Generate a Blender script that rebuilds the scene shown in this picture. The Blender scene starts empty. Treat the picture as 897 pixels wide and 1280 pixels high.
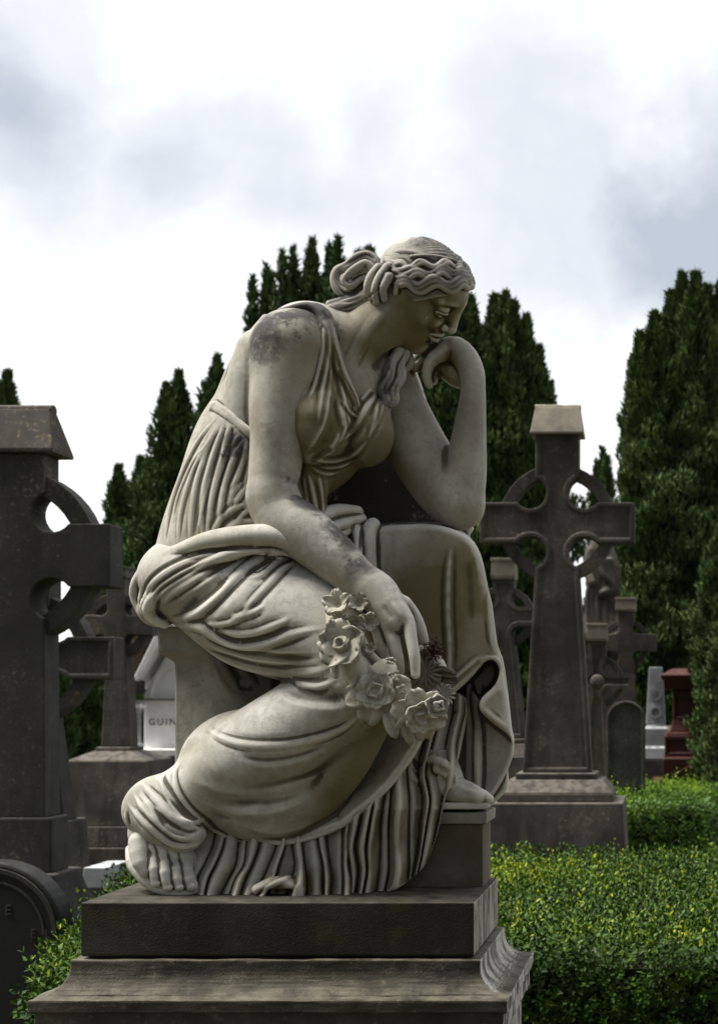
import bpy, math, random, time
import numpy as np
R_ = math.radians
SC = bpy.context.scene
COL = SC.collection
FPX = 1900.0          # focal length in photo pixels (photo is 897 x 1280)
EYE = 1.65            # camera height
VX, VY = 835.0, 868.0 # principal point of the shifted lens
D0 = 2.75             # distance of the plinth's front plane

# ---------------------------------------------------------------- camera
cam = bpy.data.cameras.new('camera'); camo = bpy.data.objects.new('camera', cam); COL.objects.link(camo)
camo.location = (0, 0, EYE); camo.rotation_euler = (R_(90), 0, 0)
cam.sensor_fit = 'VERTICAL'; cam.sensor_height = 36; cam.sensor_width = 36
cam.lens = FPX / 1280 * 36
cam.shift_x = -(VX - 448.5) / 1280; cam.shift_y = (VY - 640) / 1280
cam.clip_start = 0.1; cam.clip_end = 2000
cam.dof.use_dof = True; cam.dof.focus_distance = 2.92; cam.dof.aperture_fstop = 9
SC.camera = camo

# ---------------------------------------------------------------- world: cloudy daylight
SUN_EL, SUN_AZ = R_(60), R_(-92)      # azimuth from +Y towards +X
w = bpy.data.worlds.new('World'); SC.world = w; w.use_nodes = True
nt = w.node_tree; N = nt.nodes; Lk = nt.links; N.clear()
def nd(t, **k):
    n = N.new(t)
    for a, b in k.items(): setattr(n, a, b)
    return n
def wmath(op, a, b=None, clamp=False):
    n = nd('ShaderNodeMath', operation=op, use_clamp=clamp)
    for i, v in enumerate((a, b)):
        if v is None: continue
        if hasattr(v, 'is_linked'): Lk.new(v, n.inputs[i])
        else: n.inputs[i].default_value = v
    return n.outputs[0]
def wmix(f, a, b):
    n = nd('ShaderNodeMix', data_type='RGBA')
    for i, v in ((0, f), (6, a), (7, b)):
        if hasattr(v, 'is_linked'): Lk.new(v, n.inputs[i])
        else: n.inputs[i].default_value = v if i == 0 else (*v, 1)
    return n.outputs[2]
out = nd('ShaderNodeOutputWorld'); bg = nd('ShaderNodeBackground'); Lk.new(bg.outputs[0], out.inputs[0])
sky = nd('ShaderNodeTexSky', sky_type='NISHITA'); sky.sun_disc = False
sky.sun_elevation = SUN_EL; sky.sun_rotation = SUN_AZ; sky.air_density = 1.0; sky.dust_density = 2.0
tc = nd('ShaderNodeTexCoord'); sep = nd('ShaderNodeSeparateXYZ'); Lk.new(tc.outputs['Generated'], sep.inputs[0])
def wdir(px, py):
    v = np.array([(px - VX) / FPX, 1.0, -(py - VY) / FPX]); return v / np.linalg.norm(v)
def blob(px, py, r, soft=1.0):       # a soft cloud mass centred on a direction of the sky
    c = wdir(px, py)
    n = nd('ShaderNodeVectorMath', operation='DISTANCE'); Lk.new(warp, n.inputs[0]); n.inputs[1].default_value = tuple(c)
    q = wmath('DIVIDE', n.outputs['Value'], r / FPX)
    q = wmath('MULTIPLY', q, q); q = wmath('MULTIPLY', q, -soft)
    return wmath('EXPONENT', q)
nz = nd('ShaderNodeTexNoise'); nz.inputs['Scale'].default_value = 5.5; nz.inputs['Detail'].default_value = 6; nz.inputs['Roughness'].default_value = .55
Lk.new(tc.outputs['Generated'], nz.inputs['Vector'])
sub = nd('ShaderNodeVectorMath', operation='SUBTRACT'); Lk.new(nz.outputs['Color'], sub.inputs[0]); sub.inputs[1].default_value = (.5, .5, .5)
scl = nd('ShaderNodeVectorMath', operation='SCALE'); Lk.new(sub.outputs[0], scl.inputs[0]); scl.inputs['Scale'].default_value = .20
add = nd('ShaderNodeVectorMath', operation='ADD'); Lk.new(tc.outputs['Generated'], add.inputs[0]); Lk.new(scl.outputs[0], add.inputs[1])
warp = add.outputs[0]
DARKS = [(90, 190, 150, .62), (-60, 130, 140, .75), (250, 225, 130, .6), (400, 240, 140, .45), (560, 240, 140, .45), (700, 235, 140, .62),
         (850, 265, 120, 1.0), (1000, 290, 190, 1.0), (680, 90, 130, .4), (930, 110, 120, .35), (470, 110, 80, .35), (640, 300, 120, .3),
         (60, -150, 250, .3), (700, -300, 300, .4)]
acc = None
for px, py, r, a in DARKS:
    b = wmath('MULTIPLY', blob(px, py, r), a)
    acc = b if acc is None else wmath('MAXIMUM', acc, wmath('ADD', wmath('MULTIPLY', acc, .6), b))
n2 = nd('ShaderNodeTexNoise'); n2.inputs['Scale'].default_value = 9; n2.inputs['Detail'].default_value = 7; n2.inputs['Roughness'].default_value = .5
Lk.new(warp, n2.inputs['Vector'])
dk = wmath('ADD', acc, wmath('MULTIPLY', wmath('SUBTRACT', n2.outputs['Fac'], .5), .8), True)
cloud = wmix(dk, (4.1, 4.13, 4.17), (1.75, 1.90, 2.15))
# unseen sky behind the camera, darkened to cut the front fill on the statue
back = wmath('MULTIPLY', wmath('SUBTRACT', .15, sep.outputs['Y']), 1.6, True)
side = wmath('MULTIPLY', back, .95)
cloud = wmix(side, cloud, (.6, .64, .7))
final = wmix(.95, sky.outputs[0], cloud)
Lk.new(final, bg.inputs['Color']); bg.inputs['Strength'].default_value = 0.078

sun = bpy.data.lights.new('sun', 'SUN'); suno = bpy.data.objects.new('sun', sun); COL.objects.link(suno)
sun.energy = 1.5; sun.angle = R_(26); sun.color = (1, .96, .88)
suno.rotation_euler = (R_(90) - SUN_EL, 0, -SUN_AZ + math.pi) if False else (0, 0, 0)
from mathutils import Vector
sd = Vector((math.sin(SUN_AZ) * math.cos(SUN_EL), math.cos(SUN_AZ) * math.cos(SUN_EL), math.sin(SUN_EL)))
suno.rotation_euler = sd.to_track_quat('Z', 'Y').to_euler()
SC.view_settings.view_transform = 'Standard'; SC.view_settings.look = 'None'
SC.view_settings.exposure = 2.0; SC.view_settings.gamma = 1; SC.view_settings.use_curve_mapping = False
SC.render.engine = 'CYCLES'; SC.cycles.max_bounces = 5; SC.cycles.diffuse_bounces = 3; SC.cycles.use_denoising = True
SC.cycles.transparent_max_bounces = 6

# ---------------------------------------------------------------- object helpers
def P(px, py, d):
    return ((px - VX) * d / FPX, d, EYE - (py - VY) * d / FPX)
def thing(name, label, cat, loc=(0, 0, 0), group=None):
    o = bpy.data.objects.new(name, None); COL.objects.link(o); o.location = loc; o.empty_display_size = .1
    return tag(o, label, cat, group)
def tag(o, label, cat, group=None):
    o['label'] = label; o['category'] = cat
    if group: o['group'] = group
    return o
def link_mesh(name, me, mat, parent=None, loc=None, smooth=False):
    o = bpy.data.objects.new(name, me); COL.objects.link(o)
    if mat: me.materials.append(mat)
    if smooth:
        me.polygons.foreach_set('use_smooth', np.ones(len(me.polygons), bool))
    if parent is not None: o.parent = parent
    if loc is not None: o.location = loc
    return o
def mesh_np(name, V, Fc, mat, parent=None, origin=(0, 0, 0), smooth=False, loc=None, attr=None):
    """V (n,3) floats, Fc (m,k) ints - one mesh object, vertices made relative to origin"""
    V = np.asarray(V, np.float32) - np.asarray(origin, np.float32)
    Fc = np.asarray(Fc, np.int32); m, k = Fc.shape
    me = bpy.data.meshes.new(name)
    me.vertices.add(len(V)); me.vertices.foreach_set('co', V.ravel())
    me.loops.add(m * k); me.loops.foreach_set('vertex_index', Fc.ravel())
    me.polygons.add(m); me.polygons.foreach_set('loop_start', np.arange(0, m * k, k, dtype=np.int32))
    me.polygons.foreach_set('loop_total', np.full(m, k, np.int32))
    me.update(calc_edges=True); me.validate()
    if attr is not None:
        for an, av in attr.items():
            a = me.attributes.new(an, 'FLOAT', 'POINT'); a.data.foreach_set('value', np.asarray(av, np.float32))
    return link_mesh(name, me, mat, parent, loc, smooth)
def new_mat(name):
    m = bpy.data.materials.new(name); m.use_nodes = True; return m, m.node_tree.nodes, m.node_tree.links
class NB:      # tiny node builder
    def __init__(s, name):
        s.m, s.n, s.l = new_mat(name); s.b = s.n['Principled BSDF']; s.tc = s.n.new('ShaderNodeTexCoord'); s.geo = s.n.new('ShaderNodeNewGeometry')
    def put(s, sock, v):
        if hasattr(v, 'is_linked'): s.l.new(v, sock)
        else: sock.default_value = v if not (isinstance(v, tuple) and len(v) == 3 and len(sock.default_value) == 4) else (*v, 1)
    def noise(s, scale, detail=4, rough=.55, vec=None, dist=0, stretch=None):
        n = s.n.new('ShaderNodeTexNoise'); n.inputs['Scale'].default_value = scale; n.inputs['Detail'].default_value = detail
        n.inputs['Roughness'].default_value = rough; n.inputs['Distortion'].default_value = dist
        v = vec or s.tc.outputs['Object']
        if stretch:
            mp = s.n.new('ShaderNodeMapping'); mp.inputs['Scale'].default_value = stretch; s.l.new(v, mp.inputs[0]); v = mp.outputs[0]
        s.l.new(v, n.inputs['Vector']); return n.outputs['Fac']
    def ramp(s, v, a, b, lo=0., hi=1.):
        n = s.n.new('ShaderNodeMapRange'); n.interpolation_type = 'SMOOTHSTEP'
        s.put(n.inputs[0], v); n.inputs[1].default_value = a; n.inputs[2].default_value = b; n.inputs[3].default_value = lo; n.inputs[4].default_value = hi
        return n.outputs[0]
    def mix(s, f, a, b):
        n = s.n.new('ShaderNodeMix'); n.data_type = 'RGBA'; s.put(n.inputs[0], f); s.put(n.inputs[6], a); s.put(n.inputs[7], b); return n.outputs[2]
    def math(s, op, a, b=0., clamp=False):
        n = s.n.new('ShaderNodeMath'); n.operation = op; n.use_clamp = clamp; s.put(n.inputs[0], a); s.put(n.inputs[1], b); return n.outputs[0]
    def nz(s):
        n = s.n.new('ShaderNodeSeparateXYZ'); s.l.new(s.geo.outputs['Normal'], n.inputs[0]); return n.outputs
    def pos(s):
        n = s.n.new('ShaderNodeSeparateXYZ'); s.l.new(s.tc.outputs['Object'], n.inputs[0]); return n.outputs
    def bump(s, h, strength, dist=.01):
        n = s.n.new('ShaderNodeBump'); n.inputs['Strength'].default_value = strength; n.inputs['Distance'].default_value = dist
        s.l.new(h, n.inputs['Height']); s.l.new(n.outputs[0], s.b.inputs['Normal'])
    def done(s, col, rough=.8, spec=.3):
        s.put(s.b.inputs['Base Color'], col); s.put(s.b.inputs['Roughness'], rough); s.b.inputs['Specular IOR Level'].default_value = spec; return s.m
# ================================================================ volumetric sculpting (signed distance fields on a grid)
def smin(a, b, k):
    if k <= 0: return np.minimum(a, b)
    h = np.maximum(k - np.abs(a - b), 0) / k
    return np.minimum(a, b) - h * h * k * .25
def smax(a, b, k): return -smin(-a, -b, k)
def catmull(P_, n):
    P_ = np.asarray(P_, float)
    if len(P_) == 2: t = np.linspace(0, 1, max(n, 2))[:, None]; return P_[0] * (1 - t) + P_[1] * t
    Q = np.vstack([2 * P_[0] - P_[1], P_, 2 * P_[-1] - P_[-2]]); o = []
    seg = len(P_) - 1; L = np.linalg.norm(np.diff(P_[:, :2], axis=0), axis=1) + 1e-6; L = np.r_[0, np.cumsum(L)]; u = np.interp(np.linspace(0, L[-1], n), L, np.arange(seg + 1))
    for x in u:
        i = min(int(x), seg - 1); t = x - i; p0, p1, p2, p3 = Q[i:i + 4]
        o.append(.5 * ((2 * p1) + (p2 - p0) * t + (2 * p0 - 5 * p1 + 4 * p2 - p3) * t * t + (3 * p1 - p0 - 3 * p2 + p3) * t ** 3))
    return np.array(o)
class Vol:
    def __init__(s, lo, hi, h, cap=None):
        s.lo = np.array(lo, float); s.h = h; s.n = np.ceil((np.array(hi) - s.lo) / h).astype(int) + 1
        s.cap = cap or 24 * h; s.F = np.full(s.n, s.cap, np.float32)
    def box(s, lo, hi):
        a = np.clip(np.floor((np.asarray(lo) - s.lo) / s.h).astype(int), 0, s.n); b = np.clip(np.ceil((np.asarray(hi) - s.lo) / s.h).astype(int) + 1, 0, s.n)
        if np.any(b <= a): return None
        sl = tuple(slice(i, j) for i, j in zip(a, b))
        c = [(s.lo[i] + s.h * np.arange(a[i], b[i])).astype(np.float32) for i in range(3)]
        return sl, c[0][:, None, None], c[1][None, :, None], c[2][None, None, :]
    def put(s, sl, D, k, sub=False):
        f = s.F[sl]
        if sub: s.F[sl] = smax(f, -D, k)
        else: s.F[sl] = smin(f, D, k)
    # distance field of a chain of round cones; pts (n,4): x,y,z,r ; returns box + min(dist-r), and normalised dist/r
    def chain(s, pts, pad, sq=1., norm=False):
        r = pts[:, 3]; m = (r + pad)[:, None] * np.array([1, max(sq, 1), 1])
        m = m.max(0)
        bx = s.box((pts[:, :3] - m).min(0), (pts[:, :3] + m).max(0))
        if bx is None: return None
        sl, X, Y, Z = bx; shp = s.F[sl].shape; D = np.full(shp, 9e9, np.float32); HH = np.zeros(shp, np.float32) if norm else None; off = np.array([q.start for q in sl])
        for i in range(len(pts) - 1):
            a, b = pts[i], pts[i + 1]; mm = (max(a[3], b[3]) + pad) * np.array([1, max(sq, 1), 1])
            lo = np.minimum(a[:3], b[:3]) - mm; hi = np.maximum(a[:3], b[:3]) + mm
            b2 = s.box(lo, hi)
            if b2 is None: continue
            s2, x, y, z = b2; loc = tuple(slice(q.start - o, q.stop - o) for q, o in zip(s2, off))
            ab = (b - a)[:3].copy(); ab[1] /= sq
            x = x - a[0]; y = (y - a[1]) / sq; z = z - a[2]; L = float(ab @ ab) + 1e-12
            t = (x * ab[0] + y * ab[1] + z * ab[2]) / L
            if not norm:
                sl_ = (b[3] - a[3]) / math.sqrt(L); sl_ = max(-.85, min(.85, sl_))
                rho = np.sqrt(np.maximum(x * x + y * y + z * z - t * t * L, 0)); t = t + rho * (sl_ / math.sqrt(1 - sl_ * sl_) / math.sqrt(L))
            t = np.clip(t, 0, 1)
            d = np.sqrt((x - t * ab[0]) ** 2 + (y - t * ab[1]) ** 2 + (z - t * ab[2]) ** 2); rr = a[3] + (b[3] - a[3]) * t
            d = d / rr if norm else d - rr
            if norm:
                nw = d < D[loc]; hv = a[4] + (b[4] - a[4]) * t; HH[loc] = np.where(nw, hv, HH[loc])
            D[loc] = np.minimum(D[loc], d)
        return (sl, D, HH) if norm else (sl, D)
    def tube(s, pts, k=.01, sq=1., sub=False, n=None):
        c = s.chain(pts, k + 3 * s.h, sq)
        if c: s.put(c[0], c[1], k, sub)
    def ell(s, c, r, k=.01, M=None, sub=False):
        c = np.asarray(c, float); r = np.asarray(r, float); ext = r + k + 3 * s.h
        if M is not None: ext = np.full(3, r.max() + k + 3 * s.h)
        bx = s.box(c - ext, c + ext)
        if bx is None: return
        sl, X, Y, Z = bx; x, y, z = X - c[0], Y - c[1], Z - c[2]
        if M is not None: x, y, z = (M[0][i] * x + M[1][i] * y + M[2][i] * z for i in range(3))
        k0 = np.sqrt((x / r[0]) ** 2 + (y / r[1]) ** 2 + (z / r[2]) ** 2); k1 = np.sqrt((x / r[0] ** 2) ** 2 + (y / r[1] ** 2) ** 2 + (z / r[2] ** 2) ** 2) + 1e-9
        s.put(sl, k0 * (k0 - 1) / k1, k, sub)
    def brush(s, pts, h, p=1.5):            # pts (n,4) x,y,z,radius ; h height per point or scalar (+ raises, - cuts)
        pts = np.asarray(pts, float)
        if pts.shape[1] == 4: pts = np.c_[pts, np.ones(len(pts))]
        c = s.chain(pts, 0, norm=True)
        if c:
            q = np.clip(1 - c[1], 0, 1); s.F[c[0]] -= c[2] * (h * (q * q * (3 - 2 * q)) if p == 0 else h * q ** p).astype(np.float32)
    def sample(s, Q):
        g = (Q - s.lo) / s.h; i = np.floor(g).astype(int); f = (g - i).astype(np.float32); ok = np.all((i >= 0) & (i < s.n - 1), axis=-1)
        i = np.clip(i, 0, s.n - 2); o = 0
        for dx in (0, 1):
            for dy in (0, 1):
                for dz in (0, 1):
                    wt = (f[..., 0] if dx else 1 - f[..., 0]) * (f[..., 1] if dy else 1 - f[..., 1]) * (f[..., 2] if dz else 1 - f[..., 2])
                    o = o + wt * s.F[i[..., 0] + dx, i[..., 1] + dy, i[..., 2] + dz]
        return np.where(ok, o, s.cap)
    def cast(s, px, py, d0=2.6, d1=3.4, st=.003):
        d = np.arange(d0, d1, st); px = np.asarray(px)[:, None]; py = np.asarray(py)[:, None]
        Q = np.stack([(px - VX) * d / FPX, np.broadcast_to(d, (len(px), len(d))), EYE - (py - VY) * d / FPX], -1)
        f = s.sample(Q); hit = f < 0; any_ = hit.any(1); i = np.where(any_, hit.argmax(1), f.argmin(1)); r = d[i].copy()
        for j in range(len(r)):
            if any_[j] and i[j] > 0: a, b = f[j, i[j] - 1], f[j, i[j]]; r[j] = d[i[j] - 1] + st * a / (a - b + 1e-9)
        return r, any_
    def merge(s, other, R=None, T=(0, 0, 0), scale=1., k=.01, pad=0):
        """smooth-union another field given in a rotated frame: world = R*(local*scale)+T"""
        R = np.eye(3) if R is None else R; T = np.asarray(T, float)
        hi_ = other.lo + other.h * (other.n - 1); cs = np.array([[x, y, z] for x in (other.lo[0], hi_[0]) for y in (other.lo[1], hi_[1]) for z in (other.lo[2], hi_[2])])
        W = (cs * scale) @ R.T + T; bx = s.box(W.min(0), W.max(0))
        if bx is None: return
        sl, X, Y, Z = bx; nx = X.shape[0]
        for i0 in range(0, nx, 24):
            x, y, z = np.broadcast_arrays(X[i0:i0 + 24], Y, Z); Q = np.stack([x - T[0], y - T[1], z - T[2]], -1) @ R / scale
            f = other.sample(Q) * scale; s2 = (slice(sl[0].start + i0, min(sl[0].start + i0 + 24, sl[0].stop)), sl[1], sl[2])
            s.F[s2] = smin(s.F[s2], f, k)
    def mesh(s):
        F = s.F; I = F < 0
        I[0] = I[-1] = False; I[:, 0] = I[:, -1] = False; I[:, :, 0] = I[:, :, -1] = False
        F = np.where(I, F, np.maximum(F, 1e-6))
        c = np.zeros(np.array(F.shape) - 1, np.uint8)
        sl = lambda d: slice(1, None) if d else slice(None, -1)
        for dx in (0, 1):
            for dy in (0, 1):
                for dz in (0, 1): c += I[sl(dx), sl(dy), sl(dz)]
        A = np.argwhere((c > 0) & (c < 8)); idx = np.full(c.shape, -1, np.int32); idx[A[:, 0], A[:, 1], A[:, 2]] = np.arange(len(A), dtype=np.int32)
        acc = np.zeros((len(A), 3)); cnt = np.zeros(len(A))
        co = [(x, y, z) for x in (0, 1) for y in (0, 1) for z in (0, 1)]
        val = {q: F[A[:, 0] + q[0], A[:, 1] + q[1], A[:, 2] + q[2]] for q in co}
        for q in co:
            for ax in range(3):
                if q[ax]: continue
                r = list(q); r[ax] = 1; r = tuple(r); a, b = val[q], val[r]; m = (a < 0) != (b < 0); t = np.where(m, a / np.where(m, a - b, 1), 0)
                p = np.zeros((len(A), 3)); p[:, 0] += q[0]; p[:, 1] += q[1]; p[:, 2] += q[2]; p[:, ax] += t
                acc += p * m[:, None]; cnt += m
        V = (A + acc / cnt[:, None]) * s.h + s.lo; quads = []
        for ax in range(3):
            a = [slice(1, -1)] * 3; b = [slice(1, -1)] * 3; a[ax] = slice(0, -1); b[ax] = slice(1, None)
            m = I[tuple(a)] != I[tuple(b)]; G = np.argwhere(m); st = np.ones(3, int); st[ax] = 0; G = G + st
            u, v = [(1, 2), (2, 0), (0, 1)][ax]
            def ci(du, dv):
                g = G.copy(); g[:, u] -= du; g[:, v] -= dv; return idx[g[:, 0], g[:, 1], g[:, 2]]
            q = np.stack([ci(1, 1), ci(0, 1), ci(0, 0), ci(1, 0)], 1)
            ins = I[G[:, 0], G[:, 1], G[:, 2]]; q = np.where(ins[:, None], q, q[:, ::-1]); quads.append(q[(q >= 0).all(1)])
        Q = np.vstack(quads)
        e = np.vstack([Q[:, [0, 1]], Q[:, [1, 2]], Q[:, [2, 3]], Q[:, [3, 0]]]); n = len(V); cn = np.bincount(e[:, 0], minlength=n) + np.bincount(e[:, 1], minlength=n) + 1e-9
        def relax(V, lam):
            M = np.stack([np.bincount(e[:, 0], V[e[:, 1], j], n) + np.bincount(e[:, 1], V[e[:, 0], j], n) for j in range(3)], 1) / cn[:, None]
            return V + lam * (M - V)
        V = relax(V, .6)
        for it in range(2):       # pull vertices back onto the surface of the field
            f = s.sample(V); g = np.stack([s.sample(V + dv) - s.sample(V - dv) for dv in np.eye(3) * s.h], 1) / (2 * s.h)
            g2 = (g ** 2).sum(1) + .05; V = V - np.clip(f / g2, -s.h, s.h)[:, None] * g; V = relax(V, .35)
        g /= np.linalg.norm(g, axis=1)[:, None] + 1e-9; Vs = V.copy(); c1 = 0
        for it in range(26):
            Vs = relax(Vs, .9)
            if it == 5: c1 = ((Vs - V) * g).sum(1) / (s.h * .35)
        s.cav = c1 * .6 + ((Vs - V) * g).sum(1) / (s.h * 1.3)
        return V.astype(np.float32), Q
DS = 2.82              # sculpting reference plane (the carving stands a little behind the plinth's front)
def pw(px, py, wc, rpx):       # photo pixel + depth behind the plinth front (cm) + radius in pixels -> x,y,z,r in metres
    d = DS + wc / 100.; x, y, z = P(px, py, d); return [x, y, z, rpx * d / FPX]
def bounds(x0, y0, x1, y1, w0, w1):
    c = np.array([P(a, b, DS + w_ / 100) for a in (x0, x1) for b in (y0, y1) for w_ in (w0, w1)]); return c.min(0), c.max(0)
class PV(Vol):                 # a volume addressed in photo pixels
    dw = 0
    def __init__(s, x0, y0, x1, y1, w0, w1, h): Vol.__init__(s, *bounds(x0, y0, x1, y1, w0, w1), h)
    def T(s, pts, k=8, sq=1., sub=False, step=7):
        p = np.array(pts, float); L = np.linalg.norm(np.diff(p[:, :2], axis=0), axis=1).sum(); c = catmull(p, max(3, int(L / step)))
        c[:, 3] = np.maximum(c[:, 3], .5)
        s.tube(np.array([pw(q[0], q[1], q[2] + s.dw, q[3]) for q in c]), k * 1.5e-3, sq, sub)
    def E(s, px, py, wc, rx, rz, ry, k=8, rot=0, sub=False, yaw=0):
        x, y, z, r = pw(px, py, wc + s.dw, 1); a = R_(rot); b = R_(yaw)
        M = np.array([[math.cos(a), 0, math.sin(a)], [0, 1, 0], [-math.sin(a), 0, math.cos(a)]]) @ np.eye(3)
        Yw = np.array([[math.cos(b), -math.sin(b), 0], [math.sin(b), math.cos(b), 0], [0, 0, 1]])
        s.ell((x, y, z), (rx * r, ry / 100, rz * r), k * 1.5e-3, Yw @ M, sub)
    def prism(s, poly, w0, t, k=6, rnd=10, fn=None, sub=False, kr=None, sm=True):
        """photo-space outline, centre depth w0(cm) or fn(px,py)->cm, half thickness t (cm)"""
        poly = np.array(poly, float)
        if sm:
            Q = np.vstack([poly[-1], poly, poly[0], poly[1]]); o = []
            for i in range(len(poly)):
                p0, p1, p2, p3 = Q[i:i + 4]
                for tq in (0, .35, .68): o.append(.5 * ((2 * p1) + (p2 - p0) * tq + (2 * p0 - 5 * p1 + 4 * p2 - p3) * tq * tq + (3 * p1 - p0 - 3 * p2 + p3) * tq ** 3))
            poly = np.array(o)
        mn, mx = poly.min(0) - 14, poly.max(0) + 14
        dm = [w0 + a for a in (-t - 4, t + 4)] if fn is None else [fn(mn[0], mn[1]), fn(mx[0], mx[1]), fn(mn[0], mx[1]), fn(mx[0], mn[1]), fn(*poly.mean(0))]
        lo, hi = bounds(mn[0], mn[1], mx[0], mx[1], min(dm) - t - 4 + s.dw, max(dm) + t + 4 + s.dw)
        bx = s.box(lo, hi)
        if bx is None: return
        sl, X, Y, Z = bx; X, Y, Z = np.broadcast_arrays(X, Y, Z); px = VX + X * FPX / Y; py = VY + (EYE - Z) * FPX / Y
        D = np.full(px.shape, 1e9, np.float32); sg = np.ones(px.shape, bool); n = len(poly)
        px = px.astype(np.float32); py = py.astype(np.float32)
        for i in range(n):
            ax, ay = (np.float32(q_) for q_ in poly[i]); bx_, by = (np.float32(q_) for q_ in poly[(i + 1) % n]); ex, ey = bx_ - ax, by - ay; vx, vy = px - ax, py - ay
            tt = np.clip((vx * ex + vy * ey) * np.float32(1 / (ex * ex + ey * ey + 1e-9)), 0, 1); D = np.minimum(D, (vx - ex * tt) ** 2 + (vy - ey * tt) ** 2)
            c = ((ay > py) != (by > py)) & (px < (bx_ - ax) * (py - ay) / (by - ay + 1e-9) + ax); sg ^= c
        d2 = np.where(sg, 1, -1) * np.sqrt(D); d2 *= Y / FPX
        wc = (Y - DS) * 100 - s.dw; c0 = w0 if fn is None else fn(px, py); dz = (np.abs(wc - c0) - t) / 100
        kk = (rnd if kr is None else kr) * 1.5e-3
        s.put(sl, smax(d2, dz, kk).astype(np.float32), k * 1.5e-3, sub)
    def ridge(s, pts, r, h, p=1.5, off=0, taper=.5, step=5, fade=(.3, .3)):
        """a stroke painted on the visible surface; r width px, h height px (+ raises, - carves)"""
        q = np.array([list(a)[:2] for a in pts], float); L = np.linalg.norm(np.diff(q, axis=0), axis=1).sum(); c = catmull(q, max(4, int(L / step)))
        d, ok = s.cast(c[:, 0], c[:, 1])
        if not ok.any(): return
        if ok.sum() < 3: return
        if ok.sum() < len(d):
            i0, i1 = np.where(ok)[0][[0, -1]]; d = np.interp(np.arange(len(d)), np.where(ok)[0], d[ok]); d = d[i0:i1 + 1]; c = c[i0:i1 + 1]
        d = np.convolve(np.pad(d, 1, mode='edge'), [.25, .5, .25], 'valid')
        t = np.linspace(0, 1, len(c)); e = np.minimum(np.clip(t / fade[0], 0, 1) if fade[0] else 1 + t * 0, np.clip((1 - t) / fade[1], 0, 1) if fade[1] else 1 + t * 0); e = e * e * (3 - 2 * e) * .97 + .03; tp = taper + (1 - taper) * np.sqrt(e)
        W = np.array([[*P(a, b, dd + off / 100), r * u * dd / FPX, ee] for (a, b), dd, u, ee in zip(c, d, tp, e)])
        s.brush(W, h * 1.5e-3, p)
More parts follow.
